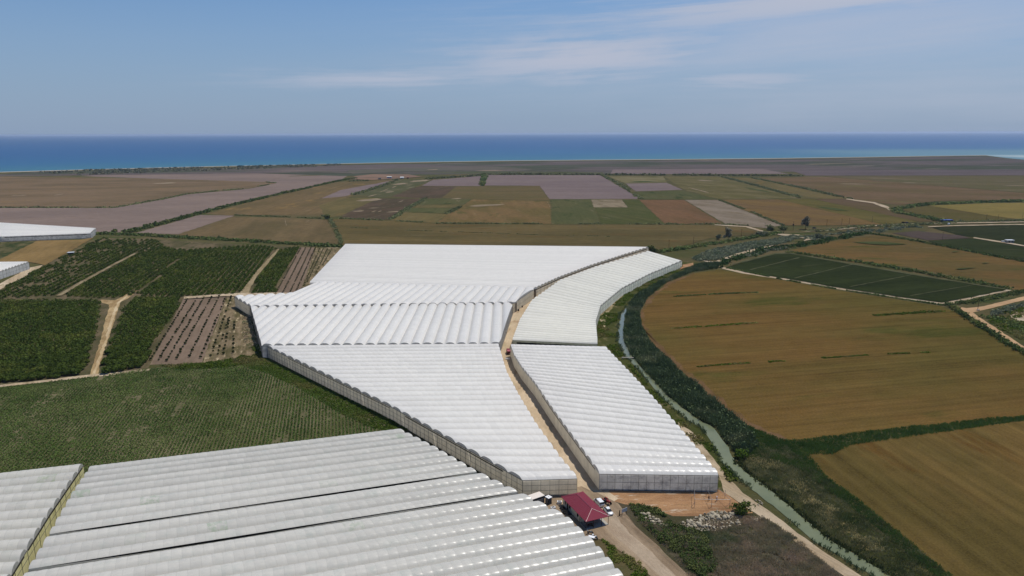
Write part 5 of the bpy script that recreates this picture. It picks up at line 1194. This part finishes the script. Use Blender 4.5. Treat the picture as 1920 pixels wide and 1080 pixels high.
# red truck in the lane, white barrier
t_ = empty('farm_truck', pos3(953.5, 663), 'dark red truck parked in the lane at the far end of the canal greenhouse', 'truck', None, math.radians(98))
MB().box((1.6, 0, 1.35), (1.5, 1.9, 1.7), taper=.88).build('cab', REDP, t_); MB().box((2.2, 0, 1.7), (.2, 1.5, .6)).build('windscreen', GLASS, t_)
MB().box((-.9, 0, .95), (3.3, 2.0, .25)).box((-.9, .97, 1.5), (3.3, .06, .9)).box((-.9, -.97, 1.5), (3.3, .06, .9)).box((-2.5, 0, 1.5), (.06, 1.9, .9)).build('bed', plain('dark_red', 92, 30, 34, .5, .3), t_)
MB().box((-.9, 0, 1.55), (3.1, 1.8, 1.0)).build('load', plain('rose_tarp', 168, 96, 100, .8, .2), t_)
for x in (-1.7, 1.5):
    for s in (-1, 1): wheel(t_, x, s * .9, .42, .26)
o = MB().box((0, 0, .35), (2.6, .7, .7), taper=.85).build('barrier', WHITE); o.location = pos3(952, 674); tag(o, 'white block lying across the lane in front of the red truck', 'barrier')
t_ = empty('footbridge', pos3(1181, 673), 'narrow plank footbridge across the canal', 'bridge', None, math.radians(-4))
MB().box((0, 0, .75), (8.4, 1.0, .16)).build('deck', plain('bridge_grey', 150, 146, 138, .9, .1), t_)
for s in (-1, 1): MB().box((s * 3.8, 0, .35), (.5, 1.1, .7)).build('pier', CONC, t_)
# dark barrels and crates in the lane
for i, (px, py, lab) in enumerate(((972, 583, 'dark barrel at the corner in the dirt lane'), (979, 576, 'smaller dark barrel farther up the dirt lane'))):
    t_ = empty('barrel', pos3(px, py), lab, 'barrel'); MB().tube((0, 0, 0), (0, 0, 1.1), .55, .5, 12).build('drum', DARKV, t_); MB().tube((0, 0, 1.1), (0, 0, 1.14), .52, .5, 12).build('lid', BLACK, t_)
t_ = empty('pump_box', pos3(947, 626), 'white pump housing against the wall in the dirt lane', 'pump house', None, .3); MB().box((0, 0, .8), (1.6, 1.3, 1.6)).build('body', METAL, t_); MB().box((0, 0, 1.66), (1.9, 1.6, .12)).build('lid', WHITE, t_)
for i, (px, py, hh, lab) in enumerate(((965, 584, 6.2, 'dark framed corner tower where two greenhouse blocks meet'), (1002, 557, 6.2, 'smaller corner tower farther up the lane'), (1125, 497.5, 6.0, 'little grey cabin between the two far greenhouses'))):
    t_ = empty('corner_cabin', pos3(px, py), lab, 'cabin', None, -.1); MB().box((0, 0, hh / 2), (2.6, 2.0, hh)).build('wall', wall_mat('cabin_wall', (140, 130, 118), (116, 106, 96)) if 'cabin_wall' not in bpy.data.materials else bpy.data.materials['cabin_wall'], t_)
    MB().box((0, -1.02, hh * .78), (.7, .06, .8)).build('hatch', DARKV, t_); MB().box((0, 0, hh + .05), (2.8, 2.2, .12)).build('roof', METAL, t_)

# unfinished frame in front of the grey end wall
t_ = empty('steel_frame', pos3(1335, 940), 'unfinished thin steel frame standing in front of the grey end wall', 'frame')
o0 = np.array(pos3(1335, 940)); rel = lambda px, py, z: tuple(np.array((*at(px, py, GZ), z)) - np.array((o0[0], o0[1], 0)))
for px, py in ((1302, 951), (1334, 951), (1368, 952)): MB().tube(rel(px, py, 0), rel(px, py, 2.8), .07, .07, 6).build('post', METAL, t_)
for px, py in ((1301, 930), (1324, 930), (1346, 930), (1359, 934)): MB().tube(rel(px, py, 0), rel(px, py, 2.8), .06, .06, 6).build('post', METAL, t_)
MB().tube(rel(1302, 951, 2.8), rel(1301, 930, 2.8), .05).build('rail', METAL, t_); MB().tube(rel(1334, 951, 2.8), rel(1324, 930, 2.8), .05).build('rail', METAL, t_); MB().tube(rel(1368, 952, 2.8), rel(1346, 930, 2.8), .05).build('rail', METAL, t_)
MB().tube(rel(1302, 951, 2.8), rel(1368, 952, 2.8), .045).build('beam', METAL, t_); MB().tube(rel(1296, 951, .1), rel(1302, 951, 1.6), .04).build('brace', METAL, t_); MB().tube(rel(1360, 952, .1), rel(1368, 952, 1.6), .04).build('brace', METAL, t_)

# people
def person(loc, rz, label, shirt, trousers, skin=(150, 110, 86), hat=None, bend=0.0, arms=((.35, -.1), (.3, .2))):
    root = empty('person', loc, label, 'person', None, rz)
    sk = plain('skin', *skin, .6, .2)
    def skin_mesh(name, V, E, R, mat, par, sub=1):
        me = bpy.data.meshes.new(name); me.from_pydata(V, E, []); o = link(name, me, par, mat)
        md = o.modifiers.new('skin', 'SKIN'); md.use_smooth_shade = True
        for i, r in enumerate(R): me.skin_vertices[0].data[i].radius = (r, r)
        me.skin_vertices[0].data[0].use_root = True
        s = o.modifiers.new('sub', 'SUBSURF'); s.levels = s.render_levels = sub; return o
    bx = bend
    V = [(0, 0, .95), (bx * .3, 0, 1.15), (bx * .7, 0, 1.38), (bx * .85, 0, 1.5), (bx, 0, 1.6), (bx * 1.02, 0, 1.72)]
    E = [(0, 1), (1, 2), (2, 3), (3, 4), (4, 5)]; R = [.13, .13, .15, .055, .1, .075]
    for s, st in ((1, .16), (-1, -.14)):
        n = len(V); V += [(0, s * .1, .88), (st * .6 + .03, s * .11, .5), (st, s * .11, .09), (st + .17, s * .12, .04)]; E += [(0, n), (n, n + 1), (n + 1, n + 2), (n + 2, n + 3)]; R += [.1, .07, .05, .045]
        a0, a1 = arms[0 if s > 0 else 1]
        n = len(V); V += [(bx * .7, s * .2, 1.4), (bx * .7 + a1 * .3, s * .26, 1.13), (bx * .7 + a0, s * .24, .95), (bx * .7 + a0 * 1.2, s * .235, .9)]; E += [(2, n), (n, n + 1), (n + 1, n + 2), (n + 2, n + 3)]; R += [.065, .05, .036, .03]
        for q in range(5):
            m_ = len(V); V += [(bx * .7 + a0 * 1.2 + .05 + .012 * q, s * (.21 + .014 * q), .855 - .006 * abs(q - 2)), (bx * .7 + a0 * 1.2 + .075 + .012 * q, s * (.21 + .012 * q), .82 + .004 * abs(q - 2))]; E += [(n + 3, m_), (m_, m_ + 1)]; R += [.011, .009]
    skin_mesh('body', V, E, R, sk, root)
    sV = [(0, 0, .98), (bx * .3, 0, 1.16), (bx * .7, 0, 1.39)]; sE = [(0, 1), (1, 2)]; sR = [.16, .155, .17]
    for s in (1, -1):
        a0, a1 = arms[0 if s > 0 else 1]; n = len(sV); sV += [(bx * .7, s * .2, 1.4), (bx * .7 + a1 * .3, s * .26, 1.14)]; sE += [(2, n), (n, n + 1)]; sR += [.085, .068]
    skin_mesh('shirt', sV, sE, sR, shirt, root)
    tV = [(0, 0, .97)]; tE = []; tR = [.145]
    for s, st in ((1, .16), (-1, -.14)):
        n = len(tV); tV += [(0, s * .1, .87), (st * .6 + .03, s * .11, .5), (st, s * .11, .12)]; tE += [(0, n), (n, n + 1), (n + 1, n + 2)]; tR += [.115, .085, .065]
    skin_mesh('trousers', tV, tE, tR, trousers, root)
    hd = MB().tube((bx * 1.0 - .02, 0, 1.7), (bx * 1.0 - .02, 0, 1.79), .115, .06, 12)
    if hat: hd.tube((bx, 0, 1.7), (bx, 0, 1.715), .2, .19, 14)
    hd.build('hat' if hat else 'hair', hat or BLACK, root)
    for s in (-1, 1): MB().box((bx * 1.02 + .1, s * .035, 1.645), (.012, .02, .012)).build('eye', BLACK, root)
    MB().box((bx * 1.02 + .108, 0, 1.615), (.03, .022, .04)).build('nose', sk, root); MB().box((bx * 1.02 + .1, 0, 1.572), (.01, .045, .01)).build('mouth', REDP, root)
DKC = plain('dark_cloth', 44, 42, 50, .9, .1); LTC = plain('pale_cloth', 206, 204, 214, .9, .1); BLUC = plain('blue_cloth', 84, 88, 132, .9, .1)
person(pos3(1329, 939), 1.9, 'person in dark clothes working between the frame posts', DKC, DKC, bend=.12)
person(pos3(1344, 940), 2.6, 'person in a pale shirt and blue trousers right of the dark figure', LTC, BLUC, hat=LTC, bend=.05)

# boulders
def rock_mesh(seed):
    r = np.random.default_rng(seed); bm_ = __import__('bmesh').new(); __import__('bmesh').ops.create_icosphere(bm_, subdivisions=2, radius=.5)
    ax = r.uniform(.65, 1.2, 3); pl_ = rnd_dirs(7)
    for v_ in bm_.verts:
        p = np.array(v_.co)
        for q in pl_:
            e = p @ q - .38
            if e > 0: p = p - q * e
        v_.co = p * ax * (1 + r.normal(0, .03))
    me = bpy.data.meshes.new('boulder'); bm_.to_mesh(me); bm_.free(); me.materials.append(ROCK); return me
m, t, out = new_mat('pale_limestone'); pos = t.node('ShaderNodeNewGeometry').outputs['Position']
col = t.mix(t.ramp(t.noise(pos, 1.1, 5), .35, .65), alb(206, 194, 168), alb(176, 164, 142))
diffuse(t, out, t.scale_col(col, t.math('MULTIPLY_ADD', t.node('ShaderNodeObjectInfo').outputs['Random'], .3, .82))); ROCK = m
RM = [rock_mesh(i) for i in range(7)]
def rocks(px, n, s0, s1, label, group):
    poly = wpoly(px); P = scatter(poly, 3 * n / max(area(poly), 1)); RNG.shuffle(P)
    for p in P[:n]:
        o = bpy.data.objects.new('boulder', RM[RNG.integers(7)]); COL.objects.link(o); s = s0 + (s1 - s0) * RNG.random() ** 2
        o.scale = (s, s * RNG.uniform(.7, 1.2), s * RNG.uniform(.6, .9)); o.location = (p[0], p[1], GZ + s * .22); o.rotation_euler = tuple(RNG.uniform(-.4, .4, 2)) + (RNG.uniform(0, 6),)
        tag(o, label, 'boulder', group)
rocks([(1202, 963), (1214, 962), (1236, 976), (1260, 988), (1252, 991), (1230, 986), (1206, 974)], 60, .5, 1.3, 'pale limestone block in the small heap among the green weeds', 'blocks in the small left heap')
rocks([(1270, 985), (1310, 968), (1330, 960), (1366, 958), (1380, 968), (1350, 976), (1320, 980), (1332, 992), (1300, 996)], 110, .4, 1.7, 'pale limestone boulder in the big heap below the orange earth', 'boulders in the big heap')
rocks([(1300, 996), (1330, 984), (1390, 978), (1396, 984), (1360, 992), (1320, 998)], 60, .4, 1.2, 'pale limestone block in the line of rubble above the dry weeds', 'blocks in the rubble line')
rocks([(1404, 972), (1424, 968), (1436, 974), (1412, 980)], 22, .4, .9, 'pale limestone block beside the canal track', 'blocks beside the canal track')
rocks([(1412, 938), (1424, 936), (1432, 948), (1422, 950)], 10, .4, .8, 'pale rubble block on the canal side of the track', 'blocks on the canal side')
rb = wpoly([(1270, 986), (1320, 964), (1380, 958), (1400, 972), (1430, 968), (1400, 982), (1330, 998), (1290, 996)])
P = scatter(rb, 5); o = foliage('rubble', bush_arrays(P, .22, .25, 5, .13), plain('rubble_stone', 190, 174, 148, .9, .1), 'small pale rubble strewn between the boulders', 'rubble', 'stuff')

# power poles
def pole(px, py, h, label, arm=False, trafo=False):
    x, y = at(px, py); t_ = empty('power_pole', (x, y, 0), label, 'pole', 'power poles on the plain')
    MB().tube((0, 0, 0), (0, 0, h), .16, .1, 7).build('shaft', WOODD, t_); MB().box((0, 0, h - .5), (1.8, .14, .14)).build('crossarm', WOODD, t_)
    if trafo: MB().box((0, .45, h * .62), (1.4, 1.0, 1.7)).build('transformer', DGREY, t_); MB().box((0, 0, h * .5), (1.8, .3, .2)).build('bracket', DGREY, t_)
for i, (px, py, lab) in enumerate(((1254, 465, 'thin power pole standing just right of the corner tree'), (1300, 459, 'power pole between the corner tree and the round bush'), (1390, 443.5, 'power pole right of the nearer eucalyptus'), (1434, 431, 'power pole beside the round olive bush'),
      (1550, 424.5, 'first power pole right of the farther eucalyptus'), (1578, 422.5, 'second power pole right of the farther eucalyptus'), (1592, 421.5, 'third power pole right of the farther eucalyptus'), (1635, 418, 'power pole left of the dark parked vehicle'), (1849, 414, 'power pole at the end of the olive field in the curved hedge'), (1871, 414, 'power pole near the reedy far ditch'), (1916, 414, 'power pole at the right edge of the yellow field'), (1767, 449.5, 'pole standing on the purple plot'))):
    pole(px, py, 8.5, lab)
pole(1487, 432, 11, 'stout pole carrying a transformer left of the farther eucalyptus', trafo=True)
pole(1833, 582, 9, 'pole on a concrete block at the clay road fork')
o = MB().box((0, 0, .4), (1.6, 1.2, .8), taper=.8).build('concrete_block', CONC); o.location = pos3(1834, 582.5, 0); tag(o, 'concrete block at the foot of the pole in the road fork', 'block')

# far small buildings and vehicles
def hut(px, py, wx, wy, h, label, wm, rm, rz=0, gable=True, cat='hut'):
    x, y = at(px, py); t_ = empty('hut', (x, y, 0), label, cat, None, rz)
    MB().box((0, 0, h / 2), (wx, wy, h)).build('wall', wm, t_)
    if gable:
        v = [(-wx * .55, -wy * .58, h - .05), (wx * .55, -wy * .58, h - .05), (wx * .55, wy * .58, h - .05), (-wx * .55, wy * .58, h - .05), (-wx * .55, 0, h + .18 * wy), (wx * .55, 0, h + .18 * wy)]
        link('roof', mesh('roof', v, [(0, 1, 5, 4), (2, 3, 4, 5), (1, 2, 5), (3, 0, 4), (3, 2, 1, 0)]), t_, rm)
    else: MB().box((0, 0, h + .1), (wx * 1.15, wy * 1.15, .2)).build('roof', rm, t_)
    MB().box((-wx * .2, -wy / 2 - .03, h * .42), (min(1.2, wx * .25), .06, h * .8)).build('door', DGREY, t_); MB().box((wx * .25, -wy / 2 - .03, h * .55), (wx * .2, .06, h * .3)).build('window', GLASS, t_)
BLUE = plain('blue_sheet', 50, 84, 160, .5, .3); PLW = plain('pale_wall', 196, 196, 192, .9, .1); ORG = plain('orange_wall', 150, 104, 84, .8, .2)
hut(1775, 416.5, 12, 6, 3, 'low open shed with a bright blue roof beside the far road', DGREY, BLUE, .1, False, 'shed')
hut(1892, 456, 6.5, 4.5, 3.4, 'white hut with a pale roof in the dark green fields', METAL, WHITE, -.1, False)
hut(1881, 455, 3, 2.5, 1.6, 'tiny white tank shed left of the white hut', METAL, WHITE, -.1, False)
hut(133.5, 478, 5, 4, 2.6, 'small white hut between orchard and stubble field', DGREY, WHITE, .3, False)
hut(730, 334.5, 12, 8, 4, 'blue sided farm building in the far farmyard', BLUE, PLW, .1)
hut(754, 335, 9, 8, 3.5, 'white farm building right of the blue one', PLW, WHITE, .1)
hut(765, 335, 5, 7, 4, 'orange red farm building at the right of the far farmyard', ORG, ORG, .1)
hut(712, 336.5, 7, 7, 3, 'small dark farm building left of the blue one', DGREY, DGREY, .1)
def far_vehicle(px, py, rz, label, mat_, cat='car'):
    x, y = at(px, py); t_ = empty('parked_car' if cat == 'car' else 'parked_van', (x, y, .3), label, cat, None, rz)
    v, f = ring_loft([sec(*s) for s in ((-2.3, .85, .3, .9, 1.0, .8), (0, .92, .24, 1.0, 1.1, .84), (1.3, .9, .24, .9, 1.0, .8), (2.3, .7, .34, .6, .7, .6))]); link('body', mesh('body', v, f), t_, mat_)
    v, f = ring_loft([sec(*s) for s in ((-2.2, .84, 1.0, 1.2, 1.8, .7), (.4, .84, 1.05, 1.3, 1.85, .7), (1.3, .8, 1.0, 1.02, 1.1, .7))]); link('cabin', mesh('cabin', v, f), t_, mat_)
    for x_ in (-1.4, 1.4):
        for s in (-1, 1): wheel(t_, x_, s * .84, .34)
far_vehicle(1779, 421.5, .6, 'white van on the far road below the blue roofed shed', WHITE, 'van')
far_vehicle(1694, 418.8, .1, 'dark vehicle parked at the far road, left one', BLACK); far_vehicle(1701, 419, .1, 'dark blue vehicle parked right of the left dark one', plain('navy', 40, 44, 70, .4, .4))
far_vehicle(1527, 429, .1, 'dark vehicle parked right of the farther eucalyptus', DGREY)
